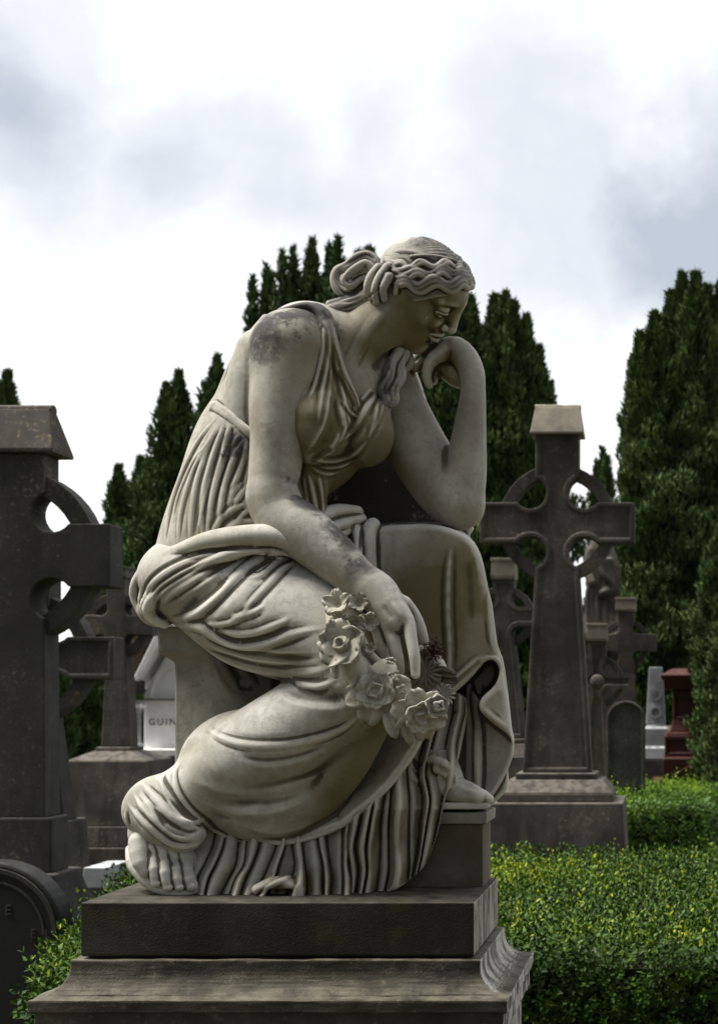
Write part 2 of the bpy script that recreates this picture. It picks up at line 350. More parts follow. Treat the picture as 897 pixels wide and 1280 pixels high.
# ================================================================ weathered carving stone
def carved(name, pale, olive, dirt, dirt_top=.5, dirt_noise=.5, olive_amt=.5, stain=(), crease=.85, crust_shade=()):
    b = NB(name); nx, ny, nz = b.nz(); 
    n1 = b.noise(9, 7, .66); n2 = b.noise(38, 6, .7); n3 = b.noise(4.5, 4, .5); n4 = b.noise(160, 3, .6)
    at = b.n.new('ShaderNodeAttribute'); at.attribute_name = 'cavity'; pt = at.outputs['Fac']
    col = b.mix(b.ramp(n1, .35, .7), pale, tuple(c * .72 for c in pale))
    n6 = b.noise(70, 5, .75); col = b.mix(b.math('MULTIPLY', b.ramp(n6, .48, .64), .5), col, tuple(c * .55 for c in pale)); st = b.noise(26, 4, .6, stretch=(1, 1, .16)); col = b.mix(b.math('MULTIPLY', b.ramp(st, .50, .68), .42), col, tuple(c * .5 for c in pale))
    n7 = b.noise(5.5, 6, .7, dist=.6); col = b.mix(b.math('MULTIPLY', b.ramp(n7, .48, .62), .45), col, tuple(c * f_ for c, f_ in zip(pale, (.50, .49, .46))))
    # algae where surfaces look down or sideways and stay damp
    dn = b.ramp(nz, .55, -.75)
    al = b.math('MULTIPLY', b.ramp(b.math('ADD', n3, b.math('MULTIPLY', dn, .30)), .48, .78), olive_amt, True)
    for (sx_, sy_, sz_, sr_, sa_) in stain:      # sheltered areas that the rain never washes
        dd = b.n.new('ShaderNodeVectorMath'); dd.operation = 'DISTANCE'; b.l.new(b.tc.outputs['Object'], dd.inputs[0]); dd.inputs[1].default_value = (sx_, sy_, sz_)
        al = b.math('ADD', al, b.math('MULTIPLY', b.ramp(b.math('ADD', dd.outputs['Value'], b.math('MULTIPLY', b.math('SUBTRACT', n1, .5), sr_ * .9)), sr_, sr_ * .55), sa_), True)
    col = b.mix(al, col, olive)
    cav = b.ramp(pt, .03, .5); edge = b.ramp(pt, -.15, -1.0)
    col = b.mix(b.math('MULTIPLY', cav, crease, True), col, tuple(c * .30 for c in olive))  # creases darkened: gathered dirt together with painted occlusion shade
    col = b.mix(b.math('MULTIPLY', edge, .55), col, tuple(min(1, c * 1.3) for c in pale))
    up = b.ramp(nz, .25, .95)
    g = b.math('ADD', b.math('MULTIPLY', up, dirt_top), b.math('MULTIPLY', b.math('SUBTRACT', b.math('ADD', b.math('MULTIPLY', n1, .6), b.math('MULTIPLY', n2, .4)), .5), 2.6 * dirt_noise + .6))
    for (sx_, sy_, sz_, sr_, sa_) in crust_shade:       # black crusts; some spheres paint the shade of deep voids
        dd = b.n.new('ShaderNodeVectorMath'); dd.operation = 'DISTANCE'; b.l.new(b.tc.outputs['Object'], dd.inputs[0]); dd.inputs[1].default_value = (sx_, sy_, sz_)
        g = b.math('ADD', g, b.math('MULTIPLY', b.ramp(b.math('ADD', dd.outputs['Value'], b.math('MULTIPLY', b.math('SUBTRACT', b.math('ADD', b.math('MULTIPLY', n1, .5), b.math('MULTIPLY', n2, .5)), .5), sr_ * 3.2)), sr_ * 1.1, sr_ * .3), sa_))
    g = b.ramp(g, .38, .82)
    col = b.mix(b.math('MULTIPLY', g, .92), col, dirt)
    sp = b.ramp(n4, .66, .74); col = b.mix(b.math('MULTIPLY', sp, .35), col, dirt)
    n5 = b.noise(38, 2, .5); li = b.math('MULTIPLY', b.ramp(n5, .70, .76), .4); col = b.mix(li, col, (.5, .5, .42))
    b.bump(b.math('ADD', b.noise(420, 3, .6), b.math('MULTIPLY', n2, .8)), .22, .004)
    return b.done(col, .82, .25)
PALE = (.57, .555, .50); OLIVE = (.17, .145, .075); GRIME = (.045, .043, .042)
M_SKIN = carved('weathered_stone_skin', PALE, OLIVE, GRIME, .42, .66, .5, [(.13, .05, .98, .27, .42), (.16, .05, 1.12, .16, .25)], crust_shade=[(-.085, -.07, 1.04, .085, .75), (.06, -.11, .66, .075, .55), (.0, -.08, .73, .05, .4), (.0, -.02, 1.08, .07, .5), (.06, .0, 1.06, .05, .4), (-.07, -.08, .87, .05, .45), (.10, -.12, .60, .05, .5), (-.06, -.08, .78, .06, .3)])
M_MANTLE = carved('weathered_stone_mantle', (.61, .595, .54), OLIVE, GRIME, .14, .42, .5, [(.26, -.05, .52, .27, .75), (.16, .0, .16, .24, .5)], crust_shade=[(.083, .26, .81, .20, 1.1), (.16, .26, .95, .12, .6), (-.27, -.04, .60, .06, .4), (.02, .0, .66, .06, .5), (.10, .05, .20, .10, .5), (-.03, -.12, .50, .05, .35)])  # dark spheres at the back sheet and shin hollow are painted shade
M_DRESS = carved('weathered_stone_dress', (.53, .51, .45), (.14, .12, .06), GRIME, .25, .62, .7, [(.08, -.1, .88, .26, .9), (.05, 0, .08, .35, .5)], crust_shade=[(-.14, -.05, .85, .05, .7), (-.17, -.02, .78, .08, .4), (-.06, 0, 1.1, .08, .8), (.0, 0, 1.1, .06, .8), (-.12, 0, .98, .08, .6), (0, .0, .04, .2, .35)])
M_HAIR = carved('weathered_stone_hair', (.40, .38, .34), (.10, .09, .065), (.035, .035, .037), .7, .9, .7, crust_shade=[(.134, .0, .99, .13, .7), (.0, .05, 1.12, .12, .3)])
# ================================================================ setting: materials
def dark_stone(name, c1, c2, lichen=(.34, .30, .2), lich=.0, wet=.0, streak=.5, rough=.85, side=None, moss=0):
    b = NB(name); nx, ny, nz = b.nz(); n1 = b.noise(3.5, 6, .6); n2 = b.noise(22, 5, .6); st = b.noise(9, 4, .6, stretch=(1, 1, .12)); n4 = b.noise(120, 3, .6)
    col = b.mix(b.ramp(n1, .35, .68), c1, c2)
    col = b.mix(b.math('MULTIPLY', b.ramp(st, .5, .75), streak), col, tuple(c * .5 for c in c1))
    col = b.mix(b.math('MULTIPLY', b.ramp(st, .47, .3), streak * .5), col, tuple(c * 1.5 for c in c2))
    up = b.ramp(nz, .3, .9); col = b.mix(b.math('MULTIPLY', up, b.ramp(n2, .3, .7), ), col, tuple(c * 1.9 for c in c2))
    if moss: col = b.mix(b.math('MULTIPLY', b.ramp(b.noise(6, 5, .65), .52, .68), moss), col, (.045, .045, .018))
    if side:         # right-facing end: pale streaks, plus its sky-lit brightness put into the colour
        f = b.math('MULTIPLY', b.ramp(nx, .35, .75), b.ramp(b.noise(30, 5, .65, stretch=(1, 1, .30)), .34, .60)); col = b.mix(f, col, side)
    if lich: col = b.mix(b.math('MULTIPLY', b.ramp(b.math('ADD', b.noise(55, 5, .7), b.math('MULTIPLY', n1, .5)), .80, 1.02), lich), col, lichen)
    col = b.mix(b.math('MULTIPLY', b.ramp(n4, .68, .76), .35), col, tuple(min(1, c * 2.6) for c in c2))
    b.bump(b.math('ADD', b.noise(260, 3, .6), b.math('MULTIPLY', n2, .7)), .35, .006)
    return b.done(col, rough, .25)
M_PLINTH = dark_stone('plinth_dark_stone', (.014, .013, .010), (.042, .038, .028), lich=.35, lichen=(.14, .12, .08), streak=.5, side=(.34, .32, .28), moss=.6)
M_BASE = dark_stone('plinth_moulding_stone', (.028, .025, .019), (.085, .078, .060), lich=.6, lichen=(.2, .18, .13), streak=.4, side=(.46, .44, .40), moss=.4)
M_LIME = dark_stone('grey_limestone', (.031, .030, .029), (.060, .057, .054), lich=.4)
M_CAP = dark_stone('lichened_cap_stone', (.04, .036, .032), (.075, .067, .058), lich=1.0, lichen=(.30, .24, .13))
M_BROWN = dark_stone('brown_limestone', (.046, .042, .037), (.100, .090, .077), lich=.7, lichen=(.26, .23, .16), streak=.7)
M_LIGHTCAP = dark_stone('pale_lichened_stone', (.16, .145, .12), (.30, .27, .21), lich=.5)
M_BLACK = dark_stone('black_granite', (.012, .012, .012), (.022, .022, .021), streak=.2, rough=.6)
M_RED = dark_stone('red_granite', (.040, .014, .011), (.062, .022, .018), streak=.15, rough=.4)
M_WHITE = dark_stone('white_marble', (.72, .71, .70), (.84, .83, .82), streak=.12)
M_PGREY = dark_stone('pale_grey_granite', (.22, .23, .24), (.36, .37, .38), streak=.2)
M_SEAT = carved('seat_stone', (.34, .33, .28), (.16, .15, .11), GRIME, .1, .5, .6, crust_shade=[(-.15, .1, .35, .1, .4)])
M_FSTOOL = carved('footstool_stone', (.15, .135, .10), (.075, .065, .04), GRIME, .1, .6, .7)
def flat_mat(name, c, rough=.9, v=.25, sc=8):
    b = NB(name); n = b.noise(sc, 5, .6); return b.done(b.mix(b.ramp(n, .3, .7), tuple(x * (1 - v) for x in c), tuple(x * (1 + v) for x in c)), rough, .2)
M_LETTER = flat_mat('dark_lettering', (.05, .05, .05)); M_LETTER_DIM = flat_mat('worn_lettering', (.075, .072, .065))
# ---------------------------------------------------------------- solid builders
class MB:
    def __init__(s): s.v = []; s.f = []
    def add(s, V, Fc):
        n = len(s.v); s.v += [tuple(p) for p in V]; s.f += [tuple(i + n for i in q) for q in Fc]
    def rings(s, x0, x1, y0, y1, prof):      # stacked rectangles: prof = [(z, grow)]
        V, Fc = [], []
        for z, g in prof: V += [(x0 - g, y0 - g, z), (x1 + g, y0 - g, z), (x1 + g, y1 + g, z), (x0 - g, y1 + g, z)]
        m = len(prof)
        for i in range(m - 1):
            for j in range(4): a, b = i * 4 + j, i * 4 + (j + 1) % 4; Fc.append((a, b, b + 4, a + 4))
        Fc.append((3, 2, 1, 0)); Fc.append(tuple(range(m * 4 - 4, m * 4)))
        s.add(V, Fc)
    def box(s, x0, x1, y0, y1, z0, z1): s.rings(x0, x1, y0, y1, [(z0, 0), (z1, 0)])
    def extrude(s, poly, y0, y1):            # outline in x,z, depth along y
        n = len(poly); V = [(x, y0, z) for x, z in poly] + [(x, y1, z) for x, z in poly]
        Fc = [tuple(range(n)), tuple(range(2 * n - 1, n - 1, -1))] + [(i, i + n, (i + 1) % n + n, (i + 1) % n) for i in range(n)]
        s.add(V, Fc)
    def lathe(s, c, prof, n=24):
        V, Fc = [], []; m = len(prof)
        for r, z in prof: V += [(c[0] + r * math.cos(2 * math.pi * k / n), c[1] + r * math.sin(2 * math.pi * k / n), c[2] + z) for k in range(n)]
        for i in range(m - 1):
            for k in range(n): Fc.append((i * n + k, i * n + (k + 1) % n, (i + 1) * n + (k + 1) % n, (i + 1) * n + k))
        Fc.append(tuple(range(n))[::-1]); Fc.append(tuple(range((m - 1) * n, m * n))); s.add(V, Fc)
    def build(s, name, mat, parent=None, bevel=.006, loc=None, seg=2, inset=None, jitter=0):
        import bmesh
        me = bpy.data.meshes.new(name); me.from_pydata(s.v, [], s.f); bm = bmesh.new(); bm.from_mesh(me)
        bmesh.ops.remove_doubles(bm, verts=bm.verts, dist=1e-5); bmesh.ops.recalc_face_normals(bm, faces=bm.faces)
        if inset:
            fs = [f for f in bm.faces if f.normal.y < -.99 and f.calc_area() > inset[2]]
            if fs: bmesh.ops.inset_individual(bm, faces=fs, thickness=inset[0], depth=0, use_even_offset=True); bmesh.ops.inset_individual(bm, faces=fs, thickness=inset[0] * .25, depth=-inset[1], use_even_offset=True)
        bm.to_mesh(me); bm.free(); o = link_mesh(name, me, mat, parent, loc)
        if bevel:
            md = o.modifiers.new('bevel', 'BEVEL'); md.width = bevel; md.segments = seg; md.limit_method = 'ANGLE'; md.angle_limit = R_(32)
        return o
def structure(o): o['kind'] = 'structure'; return o
# ---------------------------------------------------------------- ground
b = NB('gravel_ground'); n1 = b.noise(60, 5, .7); n2 = b.noise(1.3, 7, .7); n3 = b.noise(9, 5, .6)
col = b.mix(b.ramp(n1, .35, .65), (.07, .055, .038), (.16, .13, .095)); col = b.mix(b.ramp(n2, .40, .60), col, (.035, .050, .018)); b.bump(n1, .5, .02)
M_GROUND = b.done(col, .95, .1)
g = MB(); xs = [-600, -30, -8, -3, 3, 8, 30, 600]; ys = [-300, -10, 2, 6, 12, 24, 60, 900]
for i in range(7):
    for j in range(7):
        g.add([(xs[i], ys[j], 0), (xs[i + 1], ys[j], 0), (xs[i + 1], ys[j + 1], 0), (xs[i], ys[j + 1], 0)], [(0, 1, 2, 3)])
structure(g.build('ground', M_GROUND, bevel=0))
# ---------------------------------------------------------------- pedestal
PF = D0; PLINTH_TOP = EYE - .3772
ped = thing('statue_pedestal', 'dark stained stone pedestal with a flared moulding under the seated statue', 'pedestal', (-.70, 2.93, 0))
def rel(mb, o):
    L = o.location; mb.v = [(x - L[0], y - L[1], z - L[2]) for x, y, z in mb.v]; return mb
px0, px1, py0, py1 = -1.0624, -.351, PF, PF + .375
zb = EYE - .4780
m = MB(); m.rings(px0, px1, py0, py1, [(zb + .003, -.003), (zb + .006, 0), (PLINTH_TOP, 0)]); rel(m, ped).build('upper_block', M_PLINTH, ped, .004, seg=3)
m = MB(); prof = [(1.04, .060), (1.086, .060), (1.0862, .068), (1.1095, .069)]
for k in range(11):
    a = math.pi / 2 * k / 10; prof.append((1.1105 + (zb - .012 - 1.1105) * (1 - math.cos(a)) , .066 - (.066 - .014) * math.sin(a)))
prof += [(zb, .0138)]
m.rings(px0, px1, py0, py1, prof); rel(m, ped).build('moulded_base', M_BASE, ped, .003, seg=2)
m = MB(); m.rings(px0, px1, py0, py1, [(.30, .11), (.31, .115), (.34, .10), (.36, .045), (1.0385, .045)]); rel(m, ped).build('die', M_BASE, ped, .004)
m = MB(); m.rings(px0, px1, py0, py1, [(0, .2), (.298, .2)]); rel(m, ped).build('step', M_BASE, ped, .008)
tx_ = bpy.data.textures.new('wear', 'CLOUDS'); tx_.noise_scale = .035; tx_.noise_depth = 3
for o_ in list(ped.children)[:2]:        # worn, slightly chipped faces and arrises
    if o_.name.startswith(('upper_block', 'moulded_base')):
        sb = o_.modifiers.new('sub', 'SUBSURF'); sb.subdivision_type = 'SIMPLE'; sb.levels = sb.render_levels = 6 if o_.name.startswith('upper') else 5
        dm_ = o_.modifiers.new('worn', 'DISPLACE'); dm_.texture = tx_; dm_.strength = .006; dm_.mid_level = .62; dm_.texture_coords = 'LOCAL'
# ---------------------------------------------------------------- celtic crosses
def arc(cx, cz, r, a0, a1, n=10): return [(cx + r * math.cos(R_(a0 + (a1 - a0) * i / n)), cz + r * math.sin(R_(a0 + (a1 - a0) * i / n))) for i in range(n + 1)]
def celtic(name, label, px, py, d, k, arm, top, bot, hw=27, hwb=43, ah=25, thick=.15, mat=None, capmat=None, cap='roof', ring=(58, 73), scoop=(33.5, 37, 20), base=None, inset=True, group=None, capw=1.22, caph=36, cap_t=1.0):
    """outline in units of (k * d / FPX) metres about the crossing at photo pixel (px,py)"""
    mat = mat or M_LIME; cx, cy, cz = P(px, py, d); u = k * d / FPX; sx, sz, sr = scoop
    def q(pts): return [(cx + x * u, cz + z * u) for x, z in pts]
    # quarter outline from the shaft to the arm with a round scoop
    e1 = math.degrees(math.asin(min(1, max(-1, (hw - sx) / sr)))) if abs(hw - sx) < sr else -90
    dz = math.sqrt(max(0, sr * sr - (sx - hw) ** 2)); dx = math.sqrt(max(0, sr * sr - (sz - ah) ** 2))
    aA = math.degrees(math.atan2(dz, hw - sx)); aB = math.degrees(math.atan2(ah - sz, dx)); 
    A = arc(sx, sz, sr, aA, 360 + aB, 14)            # from shaft side round to the arm side, quadrant + +
    if cap == 'none': top_pts = []
    right_up = [(hw, top)] + A + [(arm, ah)]
    right_dn = [(x, -z) for x, z in reversed(A)]
    pts = right_up + [(arm, -ah)] + right_dn + [(hwb, -bot)]
    full = pts + [(-x, z) for x, z in reversed(pts)]
    zb_ = cz - bot * u; t = thing(name, label, 'cross', (cx, cy, 0), group or 'ringed stone crosses of the cemetery')
    m = MB(); m.extrude(q(full), cy - thick / 2, cy + thick / 2)
    rel(m, t).build('cross_shaft', mat, t, .006 * k * d / 9, inset=(5 * u, .012, .05) if inset else None)
    m = MB(); n = 48; V, Fc = [], []; r0, r1 = ring[0] * u, ring[1] * u; th = thick * .36
    for i in range(n):
        a = 2 * math.pi * i / n
        for r, y in ((r0, -th), (r1, -th), (r1, th), (r0, th)): V.append((cx + r * math.cos(a), cy + y, cz + r * math.sin(a)))
    for i in range(n):
        j = (i + 1) % n
        for c in range(4): Fc.append((i * 4 + c, i * 4 + (c + 1) % 4, j * 4 + (c + 1) % 4, j * 4 + c))
    m.add(V, Fc); rel(m, t).build('ring', mat, t, .004)
    if cap == 'roof':
        w1, w0 = hw * capw * u, hw * 1.0 * u; z0 = cz + top * u; h = caph * u; ty = thick / 2 * 1.45; m = MB()
        V = [(cx - w1, cy - ty, z0), (cx + w1, cy - ty, z0), (cx + w1, cy + ty, z0), (cx - w1, cy + ty, z0), (cx - w1, cy - ty, z0 + h * .08), (cx + w1, cy - ty, z0 + h * .08), (cx + w1, cy + ty, z0 + h * .08), (cx - w1, cy + ty, z0 + h * .08),
             (cx - w0 * 1.03, cy - ty * .3, z0 + h), (cx + w0 * 1.03, cy - ty * .3, z0 + h), (cx + w0 * 1.03, cy + ty * .3, z0 + h), (cx - w0 * 1.03, cy + ty * .3, z0 + h)]
        m.add(V, [(3, 2, 1, 0), (0, 1, 5, 4), (1, 2, 6, 5), (2, 3, 7, 6), (3, 0, 4, 7), (4, 5, 9, 8), (5, 6, 10, 9), (6, 7, 11, 10), (7, 4, 8, 11), (8, 9, 10, 11)])
        c = rel(m, t).build('cap', capmat or mat, t, .004)
        m = MB(); V = []; Fc = []; rr = h * .115; nn = 12
        for xx in (cx - w0 * 1.06, cx + w0 * 1.06):
            for i in range(nn): a = 2 * math.pi * i / nn; V.append((xx, cy + rr * 1.5 * math.cos(a), z0 + h + rr * math.sin(a)))
        Fc = [tuple(range(nn))[::-1], tuple(range(nn, 2 * nn))] + [(i, (i + 1) % nn, (i + 1) % nn + nn, i + nn) for i in range(nn)]
        m.add(V, Fc); rel(m, t).build('ridge_roll', capmat or mat, c, 0)
    elif cap == 'slab':
        w1 = hw * capw * u; z0 = cz + top * u; h = caph * u; m = MB(); m.rings(cx - w1, cx + w1, cy - thick * .6, cy + thick * .6, [(z0, -.02 * 0), (z0 + h * .15, .006), (z0 + h * .85, 0), (z0 + h * .86, .008), (z0 + h, .008)])
        rel(m, t).build('cap', capmat or mat, t, .003)
    if base:           # list of (z_top, half width, half depth, half width below, half depth below) blocks from top down
        zt = zb_
        for i, (h, w1, d1, w2, d2) in enumerate(base):
            m = MB(); V = [(cx - w2, cy - d2, zt - h), (cx + w2, cy - d2, zt - h), (cx + w2, cy + d2, zt - h), (cx - w2, cy + d2, zt - h), (cx - w1, cy - d1, zt), (cx + w1, cy - d1, zt), (cx + w1, cy + d1, zt), (cx - w1, cy + d1, zt)]
            m.add(V, [(3, 2, 1, 0), (4, 5, 6, 7), (0, 1, 5, 4), (1, 2, 6, 5), (2, 3, 7, 6), (3, 0, 4, 7)]); rel(m, t).build('base_block', mat, t, .008); zt -= h + .0005
    return t, cx, cy, cz, u
# right-hand cross
u9 = 9 / FPX
right_cross, *_ = celtic('celtic_cross', 'tall grey ringed cross with pale gabled cap right of the statue', 697, 655, 9, 1, 96, 109, 310, hw=27, hwb=43, ah=25, capmat=M_LIGHTCAP,
    base=[(.035, 50 * u9, .16, 50 * u9, .16), (.075, 58 * u9, .17, 70 * u9, .26), (.05, 70 * u9, .26, 71 * u9, .265), (EYE - (993 - 868) * 8.7 / FPX - .02, 83 * u9, .33, 94 * u9, .40)], mat=M_BROWN)
# big cross at the left edge
lc, cx, cy, cz, u = celtic('celtic_cross', 'large dark ringed cross cut off by the left edge of the photo', 20, 696, 6, 1.5, 84, 84, 216, hw=30, hwb=31, ah=26, thick=.15, mat=M_LIME, caph=38, capw=1.32, capmat=M_CAP,
    base=[(EYE - (1018 - 868) * 6 / FPX - .96, .175, .085, .177, .087)], ring=(56, 72), scoop=(36, 36, 17), inset=False)
m = MB(); xx = .21; dd = .14; z1 = .955
prof = [(0, .20), (.35, .20), (.352, .12)]
for k in range(9): a = math.pi / 2 * k / 8; prof.append((.70 + (z1 - .70) * math.sin(a) if False else .70 + (z1 - .70) * (k / 8), .115 * (1 - math.sin(a)) + .0))
m.rings(cx - xx, cx + xx, cy - dd, cy + dd, prof); base_l = rel(m, lc).build('flared_base', M_LIME, lc, .006)
# dark round-topped tablet before it
tb = thing('headstone', 'black round-topped headstone with worn lettering at the lower left edge', 'headstone', (cx - .1, 5.55, 0))
tx, _, tz = P(-4, 1166, 5.55); R1 = 90 * 5.55 / FPX; m = MB(); m.extrude([(tx - R1, 0), (tx + R1, 0)] + arc(tx, tz, R1, 0, 180, 24), 5.50, 5.62); rel(m, tb).build('tablet', M_BLACK, tb, .012)
m = MB(); n = 24; 
for (ra, rb, y) in ((.86, .92, 5.492), (.72, .75, 5.495)):
    o1 = arc(tx, tz, R1 * rb, 0, 180, n); i1 = arc(tx, tz, R1 * ra, 180, 0, n); V = [(x, y, z) for x, z in o1 + i1] + [(x, 5.505, z) for x, z in o1 + i1]; N2 = 2 * (n + 1); Fc = [(i, i + 1, N2 - 2 - i, N2 - 1 - i) for i in range(n)]
    Fc += [(i, i + N2, i + N2 + 1, i + 1) for i in range(N2 - 1)]; m.add(V, Fc)
rel(m, tb).build('arched_moulding', M_LIME, tb, 0)
def text(s, size, loc, mat, parent, name='lettering', sp=1.0, ext=.002):
    cu = bpy.data.curves.new(name, 'FONT'); cu.body = s; cu.size = size; cu.extrude = ext; cu.space_character = sp; cu.align_x = 'LEFT'
    tmp = bpy.data.objects.new(name, cu); COL.objects.link(tmp); dg = bpy.context.evaluated_depsgraph_get(); me = bpy.data.meshes.new_from_object(tmp.evaluated_get(dg)); bpy.data.objects.remove(tmp)
    me.materials.clear(); o = bpy.data.objects.new(name, me); COL.objects.link(o); me.materials.append(mat); o.parent = parent; L = parent.location; o.location = (loc[0] - L[0], loc[1] - L[1], loc[2] - L[2]); o.rotation_euler = (R_(90), 0, 0); return o
a = P(6, 1143, 5.497); text('E', .05, a, M_LETTER_DIM, tb); a = P(38, 1172, 5.497); text('E', .045, a, M_LETTER_DIM, tb); a = P(56, 1172, 5.497); text('L', .045, a, M_LETTER_DIM, tb)
# second cross on the left, behind the big one
celtic('celtic_cross', 'grey ringed cross with panelled arm end, partly behind the big left cross', 38, 823, 8, 1.12, 99, 100, 180, hw=28, hwb=46, ah=23.5, thick=.17, mat=M_LIME, caph=30, base=[(.5, .24, .16, .26, .18), (EYE - 8 / FPX * 158 - .5, .34, .26, .36, .28)])
# third, on a stepped plinth
u12 = 12 / FPX
celtic('celtic_cross', 'slender ringed cross on a stepped dark plinth behind the statue seat', 150, 782, 12, 1, 46, 58, 151, hw=11.5, hwb=18, ah=12.5, thick=.19, mat=M_BROWN, ring=(30, 40), scoop=(19, 20, 8.5), cap='slab', capw=1.1, caph=14, inset=False,
    base=[(.03, 21 * u12, .15, 22 * u12, .16), (.07, 24 * u12, .17, 48 * u12, .30), (.5, 49 * u12, .31, 56 * u12, .36), (.16, 57 * u12, .37, 58 * u12, .38), (EYE - 65 * u12 - .762, 60 * u12, .40, 60 * u12, .40)])
# right, seen past the draped knee
u13 = 13 / FPX
celtic('celtic_cross', 'pale lichened ringed cross between the draped knee and the tall cross', 630, 771, 13, 1, 48, 46, 152, hw=13.5, hwb=27, ah=12, thick=.2, mat=M_BROWN, capmat=M_LIGHTCAP, ring=(30, 38), scoop=(20, 22, 10), cap='slab', capw=1.05, caph=26,
    base=[(.04, 30 * u13, .18, 31 * u13, .18), (.10, 34 * u13, .2, 40 * u13, .26), (EYE - 55 * u13 - .145, 44 * u13, .34, 47 * u13, .38)])
celtic('celtic_cross', 'ringed cross with a round boss just right of the tall cross shaft', 746, 852, 12, 1, 45, 50, 130, hw=11, hwb=17, ah=9.5, thick=.18, mat=M_BROWN, capmat=M_LIGHTCAP, ring=(26, 33), scoop=(16, 16.5, 7.5), cap='slab', capw=1.1, caph=22,
    base=[(EYE - 114 * u12, .16, .14, .2, .18)])
bt = [o for o in COL.objects if o.get('label', '').startswith('ringed cross with a round boss')][0]
bx_, by_, bz_ = P(746, 852, 11.9); m = MB(); m.lathe((bx_, 0, 0), [(9 * u12, 0), (9 * u12, .01), (7 * u12, .03), (3 * u12, .04)]); m.v = [(x, by_ - z, bz_ + y) for x, y, z in m.v]; rel(m, bt).build('boss', M_BROWN, bt, 0)
u15 = 15 / FPX
celtic('celtic_cross', 'weathered ringed cross with a bright cap, farther back on the right', 782, 804, 15, 1, 38, 39, 140, hw=10.5, hwb=18, ah=11, thick=.22, mat=M_BROWN, capmat=M_LIGHTCAP, ring=(23, 30), scoop=(16, 18, 7), cap='slab', capw=1.15, caph=17, inset=False,
    base=[(EYE - 76 * u15, .22, .18, .26, .2)])
# round-topped streaked slab
t = thing('headstone', 'grey streaked round-topped headstone slab behind the far hedge', 'headstone', (P(780, 900, 11)[0], 11, 0)); x0, _, z0 = P(758, 900, 11); x1 = P(806, 900, 11)[0]; rr = (x1 - x0) / 2
m = MB(); m.extrude([(x0, 0), (x1, 0)] + [(x, z0 + (z - z0) * 1.0) for x, z in arc((x0 + x1) / 2, z0, rr, 0, 180, 16)], 10.9, 11.04); rel(m, t).build('slab', M_LIME, t, .008, inset=(.02, .012, .05))
# pale grey carved shaft
t = thing('grave_pillar', 'pale grey tapering carved pillar on a square base, far right', 'pillar', (P(819, 868, 15)[0], 15, 0)); c = t.location; uu = 15 / FPX
m = MB(); m.rings(c[0] - 11 * uu, c[0] + 11 * uu, 14.85, 15.15, [(EYE - 37 * uu, .01), (EYE + 34 * uu, -.02)]); rel(m, t).build('shaft', M_PGREY, t, .01)
m = MB(); m.rings(c[0] - 16 * uu, c[0] + 16 * uu, 14.8, 15.2, [(EYE - 80 * uu, .05), (EYE - 66 * uu, .03), (EYE - 64 * uu, 0), (EYE - 42 * uu, 0), (EYE - 40 * uu, -.03), (EYE - 36 * uu, -.05)]); rel(m, t).build('base', M_PGREY, t, .01)
m = MB(); m.box(c[0] - .3, c[0] + .3, 14.75, 15.25, 0, EYE - 80.2 * uu); rel(m, t).build('foundation', M_LIME, t, .01)
for k in range(3):
    m = MB(); n = 16; V = []; cz_ = EYE + (22 - 22 * k) * uu; r0, r1 = 5 * uu, 7.5 * uu
    for i in range(n):
        a_ = 2 * math.pi * i / n
        for r_, y_ in ((r0, 0), (r1, 0), (r1, .03), (r0, .03)): V.append((c[0] + r_ * math.cos(a_), 14.85 - y_, cz_ + r_ * math.sin(a_)))
    m.add(V, [(i * 4 + q_, i * 4 + (q_ + 1) % 4, (i + 1) % n * 4 + (q_ + 1) % 4, (i + 1) % n * 4 + q_) for i in range(n) for q_ in range(4)]); rel(m, t).build('carved_knot', M_PGREY, t, 0)
# red granite monument
t = thing('granite_monument', 'dark red polished granite monument with stepped base at the right', 'monument', (P(862, 900, 14)[0], 14, 0)); uu = 14 / FPX; X = lambda p: P(p, 868, 14)[0]; Zz = lambda p: EYE - (p - 868) * uu
m = MB(); m.rings(X(836), X(884), 13.8, 14.2, [(Zz(914), 0), (Zz(906), -.02), (Zz(900), -.03), (Zz(862), -.03)]); rel(m, t).build('die', M_RED, t, .01, inset=(.03, .012, .05))
m = MB(); m.rings(X(829), X(888), 13.75, 14.25, [(Zz(861.8), -.02), (Zz(852), .0), (Zz(846), .03), (Zz(844), .03), (Zz(836), -.08)]); rel(m, t).build('cornice', M_RED, t, .008)
m = MB(); m.rings(X(830), X(890), 13.7, 14.3, [(Zz(944), 0), (Zz(920), 0), (Zz(915), -.015), (Zz(914.2), -.03)]); rel(m, t).build('plinth', M_RED, t, .01, inset=(.03, .012, .05))
m = MB(); m.rings(X(828), X(905), 13.5, 14.5, [(0, .1), (Zz(975), .1), (Zz(974.8), 0), (Zz(946), 0), (Zz(944.2), -.01)]); rel(m, t).build('step', M_RED, t, .01)
m = MB(); m.extrude([(X(838), Zz(966)), (X(884), Zz(966)), (X(861), Zz(953))], 13.46, 13.5); rel(m, t).build('pediment_relief', M_RED, t, .004)
